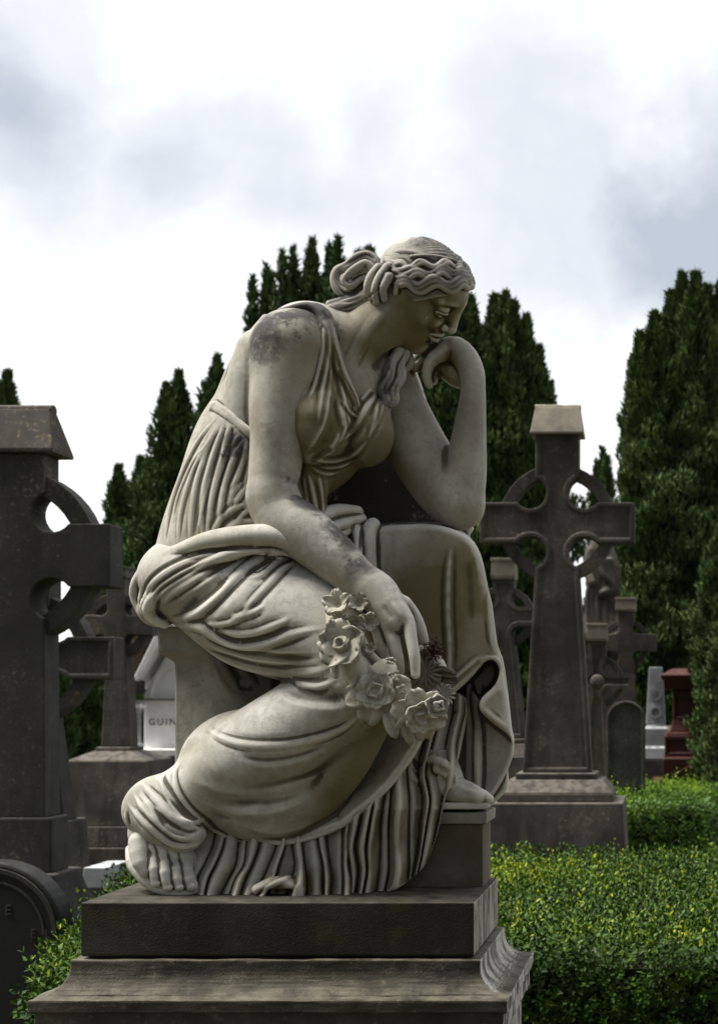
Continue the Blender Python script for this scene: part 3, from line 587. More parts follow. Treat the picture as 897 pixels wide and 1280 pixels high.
# white gothic memorial, mostly hidden by the carved seat
t = thing('gothic_memorial', 'white marble gothic gabled memorial with column, behind the statue seat', 'memorial', (P(215, 900, 16)[0], 16, 0)); uu = 16 / FPX; X = lambda p: P(p, 868, 16)[0]; Zz = lambda p: EYE - (p - 868) * uu
m = MB(); m.extrude([(X(184), 0), (X(262), 0), (X(262), Zz(874)), (X(223), Zz(800)), (X(184), Zz(868))], 15.9, 16.3); rel(m, t).build('gable_wall', M_WHITE, t, .01)
m = MB(); m.extrude([(X(170), Zz(862)), (X(177), Zz(862)), (X(224), Zz(782)), (X(269), Zz(862)), (X(276), Zz(862)), (X(226), Zz(762)), (X(220), Zz(762))], 15.75, 16.45); rel(m, t).build('coping', M_WHITE, t, .01)
m = MB(); m.extrude([(X(170), Zz(868)), (X(186), Zz(868)), (X(186), Zz(852)), (X(178), Zz(848)), (X(170), Zz(856))], 15.7, 15.9); rel(m, t).build('kneeler', M_LIME, t, .01)
m = MB(); m.box(X(184), X(262), 15.86, 15.897, Zz(875), Zz(873.6)); rel(m, t).build('string_course', M_LIME, t, 0)
m = MB(); o1 = arc(X(223), Zz(872), 30 * uu, 40, 140, 10); m = MB(); n = 14; oA = [(X(223) + (30 * math.cos(R_(a_))) * uu, Zz(872) + 42 * math.sin(R_(a_)) * uu) for a_ in np.linspace(0, 180, n + 1)]; iA = [(X(223) + (27 * math.cos(R_(a_))) * uu, Zz(872) + 38 * math.sin(R_(a_)) * uu) for a_ in np.linspace(0, 180, n + 1)]
V = [(x, 15.87, z) for x, z in oA] + [(x, 15.87, z) for x, z in iA] + [(x, 15.9, z) for x, z in oA] + [(x, 15.9, z) for x, z in iA]; n1_ = n + 1
m.add(V, [(i, i + 1, n1_ + i + 1, n1_ + i) for i in range(n)] + [(i, i + 2 * n1_, i + 1 + 2 * n1_, i + 1) for i in range(n)] + [(n1_ + i, n1_ + i + 1, 3 * n1_ + i + 1, 3 * n1_ + i) for i in range(n)]); rel(m, t).build('arch_moulding', M_WHITE, t, 0)
for pxx in (181, 265):
    m = MB(); cc = (X(pxx), 15.78, 0); m.lathe(cc, [(8 * uu, Zz(934)), (8 * uu, Zz(930)), (5.5 * uu, Zz(927)), (4.6 * uu, Zz(925)), (4.6 * uu, Zz(891)), (5.2 * uu, Zz(889)), (8.5 * uu, Zz(883)), (10 * uu, Zz(879)), (10 * uu, Zz(875.5))]); col_ = rel(m, t).build('column', M_PGREY, t, 0)
    m = MB()
    for k in range(8):
        a_ = k * math.pi / 4; m.lathe((cc[0] + 8 * uu * math.cos(a_), cc[1] + 8 * uu * math.sin(a_), Zz(882)), [(.001, -.03), (.022, -.02), (.03, 0), (.022, .02), (.001, .03)], 8)
    rel(m, t).build('capital_knobs', M_WHITE, col_, 0)
m = MB(); m.box(X(170), X(276), 15.6, 16.4, 0, Zz(935)); rel(m, t).build('base', M_WHITE, t, .01)
text('GUIN', 11.5 * uu, (X(190.5), 15.885, Zz(906)), M_LETTER, t, sp=1.35)
# broken stones beside it
def rough_stone(label, px, py, d, sx, sy, sz, mat, seed):
    rr = random.Random(seed); x, y, z = P(px, py, d); o = thing_mesh = MB(); pr = [(z, -.03)]
    for k in range(1, 5): pr.append((z - sz * k / 4, rr.uniform(-.02, .02)))
    m = MB(); m.rings(x - sx / 2, x + sx / 2, y - sy / 2, y + sy / 2, [(z - sz, .004), (z, 0)]); ob = m.build('kerb_stone', mat, None, .004); return tag(ob, label, 'stone')
rough_stone('low pale kerb slab lying between the left crosses and the pedestal', 134, 1080, 6.9, .10, .30, .09, M_PGREY, 3)
rough_stone('rough grey stone block beside the stepped plinth', 197, 945, 13.5, .22, .3, .98, M_LIME, 5)
# background house
t = thing('house', 'white house glimpsed far behind the right crosses', 'house', (P(664, 868, 46)[0], 46, 0)); uu = 46 / FPX; X = lambda p: P(p, 868, 46)[0]; Zz = lambda p: EYE - (p - 868) * uu
m = MB(); m.box(X(640), X(700), 46, 50, 0, Zz(824)); rel(m, t).build('wall', M_WHITE, t, .01)
m = MB(); m.extrude([(X(636), Zz(824) + .01), (X(704), Zz(824) + .01), (X(690), Zz(806)), (X(650), Zz(806))], 45.7, 50.3); rel(m, t).build('roof', M_LIME, t, .01)
for pxx in (655, 671, 687):
    m = MB(); m.box(X(pxx - 3), X(pxx + 3), 45.95, 46.02, Zz(852), Zz(838)); rel(m, t).build('window', M_BLACK, t, 0)
m = MB(); m.box(P(560, 0, 22)[0], P(812, 0, 22)[0], 22, 22.2, 0, EYE - 19 * 22 / FPX); wl = m.build('stone_wall', M_LIME, None, .01); tag(wl, 'low grey boundary wall behind the right-hand crosses', 'wall')
# robed figure far right, seen behind the tall cross
def far_figure():
    v = Vol(*bounds(715, 650, 795, 800, 1290, 1355), .014)
    def W(px, py, w, r): x, y, z = P(px, py, 16 + w); return [x, y, z, r * 16 / FPX]
    def tt(p, k=.03): v.tube(catmull(np.array([W(*q) for q in p]), 14), k)
    tt([(750, 690, 0, 14), (754, 720, 0, 20), (753, 760, 0, 22), (752, 790, 0, 26)], .05); tt([(744, 682, -.02, 8), (748, 668, -.02, 7.5)], .04)
    tt([(760, 690, -.05, 8), (768, 712, -.1, 8), (766, 735, -.14, 7), (752, 742, -.22, 5)], .03); tt([(738, 690, -.06, 7), (733, 712, -.14, 6), (740, 728, -.22, 5)], .03)
    for x in (734, 740, 747, 756, 764, 771): tt([(752 + (x - 752) * .5, 700, -.16, 3), (x, 745, -.17, 3.6), (x + 1, 792, -.2, 4)], .02)
    tt([(742, 700, -.17, 3), (756, 722, -.2, 3.6), (772, 742, -.12, 4)], .02)
    return v
ff = thing('robed_statue', 'brown weathered robed statue on a column, half hidden by the tall cross', 'statue', (P(752, 790, 16)[0], 16, P(752, 792, 16)[2]))
vv = far_figure(); V_, Q_ = vv.mesh(); mesh_np('robed_figure', V_, Q_, M_BROWN, ff, ff.location, smooth=True)
m = MB(); m.rings(ff.location[0] - .22, ff.location[0] + .22, 15.78, 16.22, [(0, .1), (1.2, .1), (1.3, 0), (ff.location[2] - .1, 0), (ff.location[2] - .08, .04), (ff.location[2] + .005, .04)]); pc = m.build('monument_column', M_BROWN, None, .01); tag(pc, 'square brown column carrying the robed statue behind the crosses', 'column')
# ================================================================ planting
def leaf_mat(name, dark, mid, tip, rough=.45, spec=.4, trans=.12):
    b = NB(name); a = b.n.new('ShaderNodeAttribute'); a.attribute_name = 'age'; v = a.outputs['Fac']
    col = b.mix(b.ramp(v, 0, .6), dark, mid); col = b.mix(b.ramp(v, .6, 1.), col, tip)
    n = b.noise(7, 3); col = b.mix(b.math('MULTIPLY', b.ramp(n, .4, .7), .3), col, tuple(c * .6 for c in mid))
    m = b.done(col, rough, spec)
    if trans: b.b.inputs['Subsurface Weight'].default_value = 0; 
    return m
M_BOX = leaf_mat('box_leaves', (.018, .046, .006), (.075, .15, .008), (.32, .36, .015), .5, .2)
M_BOXFAR = leaf_mat('clipped_hedge_leaves', (.04, .10, .006), (.15, .29, .010), (.36, .50, .018), .5, .3)
M_YEW = leaf_mat('yew_foliage', (.040, .064, .026), (.100, .155, .052), (.18, .25, .08), .6, .2)
M_BARK = flat_mat('bark', (.06, .045, .03)); M_SHADECORE = flat_mat('shade_core', (.012, .016, .007))  # solid dark cores stand in for the shade inside hedges and crowns
def sprigs(C, UP, size, rng, pairs=4, lw=.5, stem=2.6, tipage=.95, ages=None):
    """leafy shoots: C (n,3) base points, UP (n,3) directions; each shoot = pairs of pointed oval leaves"""
    n = len(C); UP = UP / np.linalg.norm(UP, axis=1)[:, None]; ref = np.where(np.abs(UP[:, 2:3]) > .9, np.array([[1., 0, 0]]), np.array([[0, 0, 1.]])); A = np.cross(UP, ref); A /= np.linalg.norm(A, axis=1)[:, None]; B = np.cross(UP, A)
    V, Fc, G = [], [], []; off = 0; sz = size * rng.uniform(.7, 1.25, n)
    for k in range(pairs):
        t = k / max(1, pairs - 1); ph = rng.uniform(0, 6.28, n) if k == 0 else ph + 1.57 + rng.normal(0, .2, n)
        for sgn in (0, math.pi):
            a = ph + sgn; rad = A * np.cos(a)[:, None] + B * np.sin(a)[:, None]; el = .25 + .85 * t + rng.normal(0, .18, n); dr = rad * np.cos(el)[:, None] + UP * np.sin(el)[:, None]
            side = np.cross(dr, UP); side /= np.linalg.norm(side, axis=1)[:, None] + 1e-9; nrm = np.cross(side, dr); L = sz * (1 - .35 * t); base = C + UP * (sz * stem * t)[:, None]
            l, w = L[:, None], L[:, None] * lw * .5
            pts = [base, base + dr * l * .45 + side * w + nrm * l * .05, base + dr * l * .5 - nrm * l * .04, base + dr * l * .45 - side * w + nrm * l * .05, base + dr * l - nrm * l * .08]
            V.append(np.stack(pts, 1).reshape(-1, 3)); i = off + np.arange(n)[:, None] * 5; Fc.append(np.concatenate([i + [0, 1, 4, 2], i + [0, 2, 4, 3]])); off += 5 * n
            ag = (ages if ages is not None else rng.uniform(0, .6, n)) * (.45 + .55 * t); G.append(np.repeat(ag, 5))
    return np.vstack(V), np.vstack(Fc), np.concatenate(G)
def noise2(x, y, s, seed=0):
    r = np.random.default_rng(seed); o = 0
    for _ in range(6): a, b, c = r.uniform(-1, 1) * s, r.uniform(-1, 1) * s, r.uniform(0, 6.28); o = o + np.sin(a * x + b * y + c)
    return o / 3.
def hedge(name, label, x0, x1, y0, y1, ztop, leaf, dens_top, dens_side, mat, seed, tipamt=1., keep=None, zmin=0., rough=.02, core=None):
    rng = np.random.default_rng(seed); Cs, Us, As = [], [], []
    n = int((x1 - x0) * (y1 - y0) * dens_top); x = rng.uniform(x0, x1, n); y = rng.uniform(y0, y1, n); z = ztop + rough * noise2(x, y, 7, seed) + rng.normal(0, leaf * .6, n) - leaf * 2
    lift = rng.random(n) < .04; z = z + lift * rng.uniform(0, leaf * 3.2, n)
    Cs.append(np.c_[x, y, z]); Us.append(np.c_[rng.normal(0, .35, n), rng.normal(0, .35, n), np.ones(n)]); As.append(np.clip(.56 + .35 * noise2(x, y, 5, seed + 1) + rng.normal(0, .25, n) + lift * .4, 0, 1) * tipamt + .0)
    for (ax, pos, dr) in ((1, y0, -1), (0, x0, -1), (0, x1, 1), (1, y1, 1)):
        L = (x1 - x0) if ax == 1 else (y1 - y0); m_ = int(L * (ztop - zmin) * dens_side * (1 if dr < 0 or ax == 0 else .3)); s_ = rng.uniform(0, 1, m_); z = zmin + (ztop - zmin) * rng.random(m_) ** .8 - .0; jit = rng.uniform(-1, .6, m_) * leaf
        if ax == 1: p = np.c_[x0 + s_ * (x1 - x0), np.full(m_, pos) + dr * (jit + rough * noise2(s_ * 9, z * 6, 4, seed)), z]; u_ = np.c_[rng.normal(0, .4, m_), np.full(m_, dr * 1.), rng.uniform(.2, 1.3, m_)]
        else: p = np.c_[np.full(m_, pos) + dr * (jit + rough * noise2(s_ * 9, z * 6, 4, seed)), y0 + s_ * (y1 - y0), z]; u_ = np.c_[np.full(m_, dr * 1.), rng.normal(0, .4, m_), rng.uniform(.2, 1.3, m_)]
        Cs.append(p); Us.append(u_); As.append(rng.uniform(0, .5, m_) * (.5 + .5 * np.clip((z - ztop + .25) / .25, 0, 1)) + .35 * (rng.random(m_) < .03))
    C = np.vstack(Cs); U = np.vstack(Us); A = np.concatenate(As)
    if keep is not None: k = keep(C); C, U, A = C[k], U[k], A[k]
    V, Fc, G = sprigs(C, U, leaf, rng, ages=A); org = ((x0 + x1) / 2, (y0 + y1) / 2, 0)
    t = thing(name, label, 'hedge', org); mesh_np('foliage', V, Fc, mat, t, org, attr={'age': G}); m = MB(); cb = core or (x0 + leaf * 2.4, x1 - leaf * 2.4, y0 + leaf * 2.4, y1 - leaf * 2.4); m.box(*cb, .0, ztop - leaf * 2.6); rel(m, t).build('shade_core', M_SHADECORE, t, 0); return t
def inview(C, x0=-60, x1=960, y0=0, y1=1330):
    px = VX + C[:, 0] / C[:, 1] * FPX; py = VY + (EYE - C[:, 2]) / C[:, 1] * FPX; return (px > x0) & (px < x1) & (py > y0) & (py < y1)
# near box hedge wraps behind the pedestal
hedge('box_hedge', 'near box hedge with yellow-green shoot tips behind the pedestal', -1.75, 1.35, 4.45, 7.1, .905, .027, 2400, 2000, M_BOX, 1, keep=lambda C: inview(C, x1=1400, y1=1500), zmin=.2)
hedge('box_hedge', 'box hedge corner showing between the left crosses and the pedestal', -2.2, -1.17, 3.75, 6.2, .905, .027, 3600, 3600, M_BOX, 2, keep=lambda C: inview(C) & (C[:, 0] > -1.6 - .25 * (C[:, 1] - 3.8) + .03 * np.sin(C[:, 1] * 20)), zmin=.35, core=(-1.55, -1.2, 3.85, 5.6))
# far clipped hedge, right
hx0, hx1 = P(640, 0, 11.2)[0], P(884, 0, 11.2)[0]
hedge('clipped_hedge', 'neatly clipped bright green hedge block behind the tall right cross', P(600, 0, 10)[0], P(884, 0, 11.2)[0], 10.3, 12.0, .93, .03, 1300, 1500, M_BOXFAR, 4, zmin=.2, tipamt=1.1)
def yew(label, d, spires, ybase, seed, n_tuft, tuft=.16, depth=1.0):
    rng = np.random.default_rng(seed); u = d / FPX; xs = [s_[0] for s_ in spires]; cx = P(sum(xs) / len(xs), 0, d)[0]; t = thing('yew_tree', label, 'tree', (cx, d, 0), 'columnar yews round the cemetery')
    tot = sum(s_[2] * (ybase - s_[1]) for s_ in spires); V, Fc, G = [], [], []; off = 0; core = MB()
    for (px, py, hw) in spires:
        x0 = P(px, 0, d)[0]; zt = EYE - (py - VY) * u; zb_ = max(.25, EYE - (ybase - VY) * u); H = zt - zb_; W = hw * u * 1.3; yy = d + rng.uniform(-.6, .6) * depth; lean = (cx - x0) * .12
        n = int(3.2 * n_tuft * hw * (ybase - py) / tot)
        s_ = rng.random(n) ** .85; prof = lambda q: np.clip((1 - q) * 7, 0, 1) ** .8 * (.5 + .5 * np.clip((1 - q) * 3.2, 0, 1)) * np.clip(.75 + q * 2, 0, 1)
        a = rng.uniform(0, 6.283, n); lump = 1 + .24 * np.sin(a * 3 + s_ * 17 + px) + .18 * np.sin(a * 5 - s_ * 31) + .12 * np.sin(s_ * 70 + a * 2); rr = W * prof(s_) * lump * rng.uniform(.72, 1.04, n) ** .6
        P0 = np.c_[x0 + lean * (1 - s_) + rr * np.cos(a), yy + rr * np.sin(a) * 1.0, zb_ + s_ * H]; UP = np.c_[np.cos(a) * .5 + rng.normal(0, .3, n), np.sin(a) * .5 + rng.normal(0, .3, n), np.full(n, 1.25)]; UP /= np.linalg.norm(UP, axis=1)[:, None]
        ref = np.cross(UP, rng.normal(0, 1, (n, 3))); ref /= np.linalg.norm(ref, axis=1)[:, None]; B = np.cross(UP, ref); L = tuft * .52 * rng.uniform(.6, 1.3, n)[:, None]; ag = np.clip(rng.normal(.4, .25, n) + .25 * (lump - 1) * 3, 0, 1)
        for k in range(4):
            an = k * 1.57; w_ = ref * math.cos(an) + B * math.sin(an); d_ = UP + w_ * rng.uniform(.15, .6, (n, 1)); w2 = np.cross(d_, w_); w2 /= np.linalg.norm(w2, axis=1)[:, None]
            st = P0 + UP * L * (.16 * k - .2); V.append(np.stack([st - w2 * L * .17, st + w2 * L * .17, st + d_ * L * .7 + w2 * L * .1, st + d_ * L * .95 - w2 * L * .02], 1).reshape(-1, 3)); i = off + np.arange(n)[:, None] * 4; Fc.append(i + [0, 1, 2, 3]); off += 4 * n; G.append(np.repeat(ag * rng.uniform(.6, 1.2, n), 4))
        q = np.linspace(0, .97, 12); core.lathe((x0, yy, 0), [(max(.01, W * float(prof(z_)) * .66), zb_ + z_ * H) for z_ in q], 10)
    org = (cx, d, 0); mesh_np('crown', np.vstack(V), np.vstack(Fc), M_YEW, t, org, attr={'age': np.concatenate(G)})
    rel(core, t).build('crown_shade_core', M_SHADECORE, t, 0); m = MB(); m.lathe((cx, d, 0), [(.3, 0), (.22, .5), (.2, 1.5), (.1, 3)], 10); rel(m, t).build('trunk', M_BARK, t, 0)
yew('dense columnar yew directly behind the statue shoulder', 24, [(325, 356, 13), (336, 337, 15), (345, 350, 13), (364, 330, 15), (374, 322, 16), (386, 316, 17), (398, 313, 18), (408, 312, 18), (420, 318, 18), (432, 315, 18), (446, 314, 24), (470, 326, 32), (338, 410, 26), (385, 350, 30), (415, 345, 34), (400, 420, 60), (350, 480, 50)], 900, 11, 11000, .19)
yew('broad dark yew between the statue forearm and the tall cross', 20, [(545, 395, 30), (570, 372, 28), (592, 385, 24), (612, 360, 22), (634, 376, 22), (646, 392, 18), (661, 408, 18), (674, 442, 18), (682, 470, 16), (600, 470, 60), (650, 540, 50)], 900, 12, 22000, .16)
yew('tall yew left of the statue back', 24, [(213, 508, 20), (222, 492, 16), (236, 476, 16), (250, 472, 18), (264, 476, 16), (284, 458, 20), (240, 560, 44), (280, 560, 40)], 860, 13, 10000, .18)
yew('small ragged yew at the left behind the big cross arm', 26, [(146, 606, 13), (158, 590, 12), (173, 574, 13), (187, 606, 12), (200, 640, 14), (168, 660, 30)], 850, 14, 5000, .19)
yew('massive dark yew filling the right edge', 17.5, [(790, 446, 13), (800, 432, 13), (818, 408, 22), (838, 372, 20), (852, 352, 20), (868, 358, 20), (884, 352, 20), (902, 346, 26), (930, 350, 30), (818, 540, 32), (850, 500, 56), (910, 520, 60), (960, 420, 50)], 905, 15, 34000, .15)
yew('slim young yew seen between the cross head and the right yew', 30, [(745, 578, 8), (752, 560, 8), (760, 580, 8), (752, 640, 14)], 850, 16, 1800, .2)
yew('yew tip showing above the cap of the big left cross', 22, [(-6, 462, 16), (4, 486, 9), (-24, 455, 18)], 850, 17, 4000, .18)
yew('low dark yew bush behind the second left cross', 15, [(112, 815, 15), (124, 835, 12), (100, 840, 14)], 980, 18, 2500, .12)
yew('small green yew bush beside the white memorial', 18, [(182, 850, 9), (172, 862, 8)], 960, 19, 900, .12)
yew('dark yew hedge-like clump closing the view behind the right crosses', 32, [(600, 760, 40), (712, 760, 36), (790, 760, 40), (850, 760, 40), (900, 770, 40)], 900, 20, 8000, .2)

yew('dark overhanging yew in front of the red monument at the right edge', 13.2, [(906, 650, 26), (930, 640, 38), (925, 760, 34)], 1010, 21, 8000, .09)
# ================================================================ the mourning figure
T_START = time.time()
def pwz(px, py, w): return P(px, py, D0 + w / 100)
# ---- head, sculpted upright in its own frame (cm): x to her right, y forward, z up
HR = np.array([[-0.18748779, 0.7410721, 0.64471736], [-0.92138992, 0.09478997, -0.37690247], [-0.34042465, -0.66470069, 0.6650444]])
HK = 3.01 / 2.94; HT = np.array([-0.488 * HK, 3.01, EYE + 0.7918 * HK]); HS = 0.965 * HK / 100
def sculpt_head():
    h = Vol((-9, -11.5, -15), (9, 12.6, 13), .16, cap=3)
    def e(x, y, z, a, b, c, k=1., sub=False, both=False):
        h.ell((x, y, z), (a, b, c), k, None, sub)
        if both: h.ell((-x, y, z), (a, b, c), k, None, sub)
    def t(pts, k=.5, sub=False, both=False, n=9):
        for sx in ((1, -1) if both else (1,)):
            p = np.array(pts, float); p[:, 0] *= sx; h.tube(catmull(p, n), k, 1., sub)
    e(0, -.3, 1.5, 6.9, 8.5, 7.2)
    e(0, 1.8, -.6, 6.5, 6.7, 8.2, 1.5)
    e(0, 2.2, 3.6, 6.1, 6.7, 4.4, 1.5)
    e(0, 2.6, 4.4, 6.0, 6.9, 4.0, 1.5)
    t([(5.3, .2, -3.0, 2.0), (5.0, 1.2, -5.6, 2.0), (3.2, 4.2, -8.0, 2.1), (0, 6.2, -9.0, 2.3)], 2.0, both=True)
    e(0, 4.2, -5.6, 4.4, 4.9, 4.2, 2.0)
    e(4.0, 4.3, -2.2, 2.5, 3.0, 3.0, 1.5, both=True)
    e(0, 6.8, -9.0, 1.7, 1.9, 1.5, 1.2)
    t([(.9, 8.5, 2.9, .4), (3.0, 8.05, 3.05, .3), (4.6, 6.9, 2.6, .15)], 2.4, both=True)
    e(3.0, 9.9, 1.35, 1.75, 1.9, 1.25, 1.1, True)
    e(-3.0, 9.9, 1.0, 1.3, 1.3, 1.0, .8, True)
    e(0, 8.3, .9, 1.6, 1.9, 2.6, 1.0)
    t([(-.6, 8.9, 3.0, .8), (-2.6, 8.7, 3.1, .9), (-4.4, 7.4, 2.6, .9)], 1.0)
    e(1.9, 7.6, -2.0, 1.6, 1.5, 1.5, 1.2, both=True)
    e(3.2, 7.05, 1.1, 1.6, 1.65, 1.5, .2, both=True)
    t([(1.4, 8.0, .8, .16), (2.2, 8.65, .85, .24), (3.2, 8.85, .7, .28), (4.3, 8.1, .5, .24), (5.0, 7.2, .2, .14)], .12, both=True)
    e(3.2, 7.2, 1.45, 1.68, 1.68, 1.2, .2, both=True)
    t([(1.5, 7.9, .5, .14), (2.4, 8.2, -.15, .2), (3.4, 8.15, -.4, .22), (4.6, 7.3, -.1, .15)], .3, both=True)
    t([(0, 8.9, 3.1, .9), (0, 9.7, 1.2, .85), (0, 10.5, -.6, .85), (0, 10.9, -1.7, .9)], 1.1)
    e(0, 10.7, -1.95, .95, 1.0, .85, .5)
    e(1.15, 9.7, -2.25, .75, .95, .68, .4, both=True)
    e(.6, 10.3, -2.85, .36, .7, .35, .15, True, True)
    t([(2.3, 8.6, -4.85, .22), (1.3, 9.5, -4.35, .38), (.4, 9.95, -4.15, .42), (0, 9.9, -4.2, .36)], .4, both=True)
    t([(2.1, 8.5, -5.2, .22), (1.1, 9.3, -5.55, .46), (0, 9.65, -5.65, .55)], .5, both=True)
    t([(2.6, 8.5, -5.0, .12), (1.4, 9.8, -4.9, .17), (0, 10.4, -4.88, .17), (-1.4, 9.8, -4.9, .17), (-2.6, 8.5, -5.0, .12)], .1, True, n=17)
    t([(1.4, 9.3, -7.0, .35), (-1.4, 9.3, -7.0, .35)], .9, True)
    e(0, 8.6, -3.5, 2.0, 1.3, 1.5, .8)
    e(0, 7.2, -8.6, 2.0, 2.1, 1.8, 1.2)
    # ear, half under the hair
    t([(6.7, .3, 1.0, .5), (7.3, -.8, 1.6, .45), (7.5, -1.6, .4, .42), (7.3, -1.0, -1.2, .5), (6.8, -.2, -2.2, .6)], .2, both=True)
    return h
HEAD = sculpt_head()

def sculpt_body():
    v = PV(286, 296, 618, 868, -10, 42, .0019)
    v.E(400, 490, 21, 84, 100, 12, 20)
    v.T([(385, 440, 19, 62), (360, 540, 19, 66), (320, 640, 19, 70)], 12)
    # neck and slope of the shoulders
    v.T([(385, 462, 21, 50), (420, 440, 18, 40), (452, 422, 17.5, 34), (478, 402, 18, 33), (500, 385, 19, 30)], 14)
    v.T([(360, 425, 12, 36), (400, 425, 16, 38), (440, 440, 20, 36), (480, 470, 27, 36)], 14)
    v.merge(HEAD, HR, HT, HS, k=.022)
    # sternomastoid and collar bone
    v.ridge([(488, 378), (462, 412), (440, 452), (438, 478)], 12, 2.5, 0)
    v.ridge([(505, 430), (480, 447), (462, 470)], 14, -2.5, 0)
    # near arm
    v.T([(360, 436, 10, 47), (357, 470, 9, 43), (352, 510, 8, 39), (348, 550, 7, 34.5), (343, 590, 6.5, 31.5), (341, 622, 6, 31.5)], 10)
    v.T([(341, 622, 6, 31), (352, 645, 5.3, 33), (378, 664, 4.2, 34.5), (412, 693, 3.2, 31), (445, 722, 2.2, 25.5), (472, 740, 1.6, 23)], 8)
    v.T([(324, 440, 14, 28), (315, 480, 13, 31), (309, 530, 13, 33)], 10, 1.2)
    v.E(337, 640, 6, 20, 22, 3.2, 8)
    v.E(384, 430, 11.5, 22, 34, 5.5, 12)
    v.ridge([(352, 590), (368, 604), (386, 618)], 16, -2.2, 0)
    # near hand, hanging
    v.T([(466, 737, 1.6, 23), (482, 755, .8, 24), (494, 775, .0, 21)], 8)
    v.T([(478, 758, 2.5, 18), (490, 782, 2, 16)], 8)
    v.T([(497, 764, -.6, 12), (509, 776, -1.2, 9), (514, 800, -2.2, 7.6), (518, 822, -2.6, 7.0), (519, 843, -2.2, 5.8)], 5)
    v.T([(503, 756, 1.8, 12), (516, 768, 2.4, 8.6), (525, 785, 3.0, 7.2), (530, 802, 3.6, 5.8)], 4)
    v.T([(486, 782, -.6, 11), (492, 803, -1.4, 8.2), (497, 822, -1.2, 7.0), (500, 838, .6, 5.8)], 4)
    v.T([(472, 776, .2, 11), (475, 800, -.4, 8.0), (479, 818, .4, 6.6), (484, 832, 2., 5.4)], 4)
    v.T([(468, 752, 4.0, 13), (462, 776, 4.6, 9.5), (466, 800, 4.4, 7.6), (474, 816, 4.6, 6)], 5)
    v.E(519, 842, -2.9, 4.2, 6, .25, 1)
    v.ridge([(503, 772), (488, 750)], 6, 1.2, 0); v.ridge([(493, 776), (478, 756)], 5, -.9, 0)
    # far arm
    v.T([(484, 486, 29, 38), (505, 530, 27.5, 38), (530, 575, 26, 38), (556, 612, 24.5, 37), (572, 630, 23.5, 32)], 10)
    v.T([(573, 628, 23.3, 31), (580, 594, 22.5, 27.5), (585, 555, 22, 22.5), (589, 515, 21.8, 18), (591, 487, 21.8, 15.5), (589, 465, 22.6, 16), (581, 447, 23.6, 16), (568, 436, 24.4, 15.5), (551, 438, 25, 12.5), (536, 447, 25.4, 9)], 8)
    v.E(578, 640, 23.5, 23, 18, 3.6, 8)
    v.T([(557, 439, 23.4, 10.5), (542, 448, 22.8, 8.6), (535, 458, 22.6, 6.8), (533, 471, 23, 5.6), (535, 480, 23.6, 4.4)], 4)
    v.T([(553, 442, 25.4, 10), (538, 449, 25.4, 8), (525, 456, 25.6, 6.6), (514, 462, 26, 5.4)], 4)
    v.T([(552, 444, 24.6, 10), (540, 452, 24.8, 7.5), (532, 466, 25.4, 6.4), (536, 481, 26, 5)], 4)
    v.T([(551, 450, 26., 9), (543, 462, 26.8, 7), (541, 476, 27.4, 5.6)], 4)
    v.T([(586, 468, 24.6, 12), (576, 470, 26, 11), (562, 462, 26.6, 10), (550, 450, 26, 9)], 5)
    v.T([(585, 476, 25.5, 9), (572, 478, 27.2, 8), (558, 470, 27.6, 7), (549, 462, 27.6, 6)], 4)
    return v

def sculpt_near_foot():
    v = PV(150, 965, 270, 1130, -8, 30, .0017); v.dw = 5.5
    v.T([(200, 1010, 8, 24), (192, 1028, 6, 26), (192, 1048, 4, 27)], 8)
    v.T([(186, 1040, 4, 24), (205, 1062, 2, 26), (222, 1078, 2, 24)], 8, 1.1)
    v.T([(200, 1050, 4, 28), (232, 1078, 5, 18)], 8)
    v.T([(176, 1054, 0, 15), (177, 1073, -1.4, 13.5), (183, 1087, -1.8, 10.5)], 5)
    for (a, b, c, r) in [((192, 1068, -.8), (193, 1086, -2.4), (196, 1103, -2.2), 7.4), ((206, 1072, -.8), (207, 1090, -2.5), (211, 1108, -2.3), 7.6),
                         ((219, 1077, -.4), (221, 1092, -2.1), (225, 1108, -2.1), 7.4), ((231, 1080, .2), (234, 1094, -1.3), (239, 1107, -1.4), 8.6)]:
        v.T([(*a, r * 1.1), (*b, r), (*c, r * .98)], 2.5)
        v.E(c[0], c[1] + 1, c[2] - r * .11, r * .62, r * .55, .35, 1)
    v.E(171, 1066, -2.2, 7, 9, .4, 1.5)
    for x0, y0, x1, y1 in ((199, 1074, 190, 1048), (213, 1078, 206, 1050), (226, 1082, 222, 1056)): v.ridge([(x0, y0), (x1, y1)], 5, -1.4, 0)
    return v
def sculpt_far_foot():
    v = PV(530, 940, 622, 1020, 4, 36, .0017)
    v.T([(548, 950, 20, 22), (556, 975, 18, 23), (566, 986, 17, 18), (585, 991, 16, 14), (598, 995, 15, 10)], 6)
    v.T([(560, 984, 21, 16), (590, 994, 19.5, 9), (602, 997, 19, 6)], 6)
    for i, (x, w_, r) in enumerate([(612, 15.2, 6.6), (608, 18., 5.6), (604, 20, 5.2), (599, 21.8, 5)]):
        v.T([(x - 16, 993, w_, r * 1.1), (x - 6, 995, w_, r), (x - 1, 999, w_, r * .9)], 2.5)
    v.ridge([(566, 977), (580, 985), (600, 991)], 6, 1.2, 0)
    return v
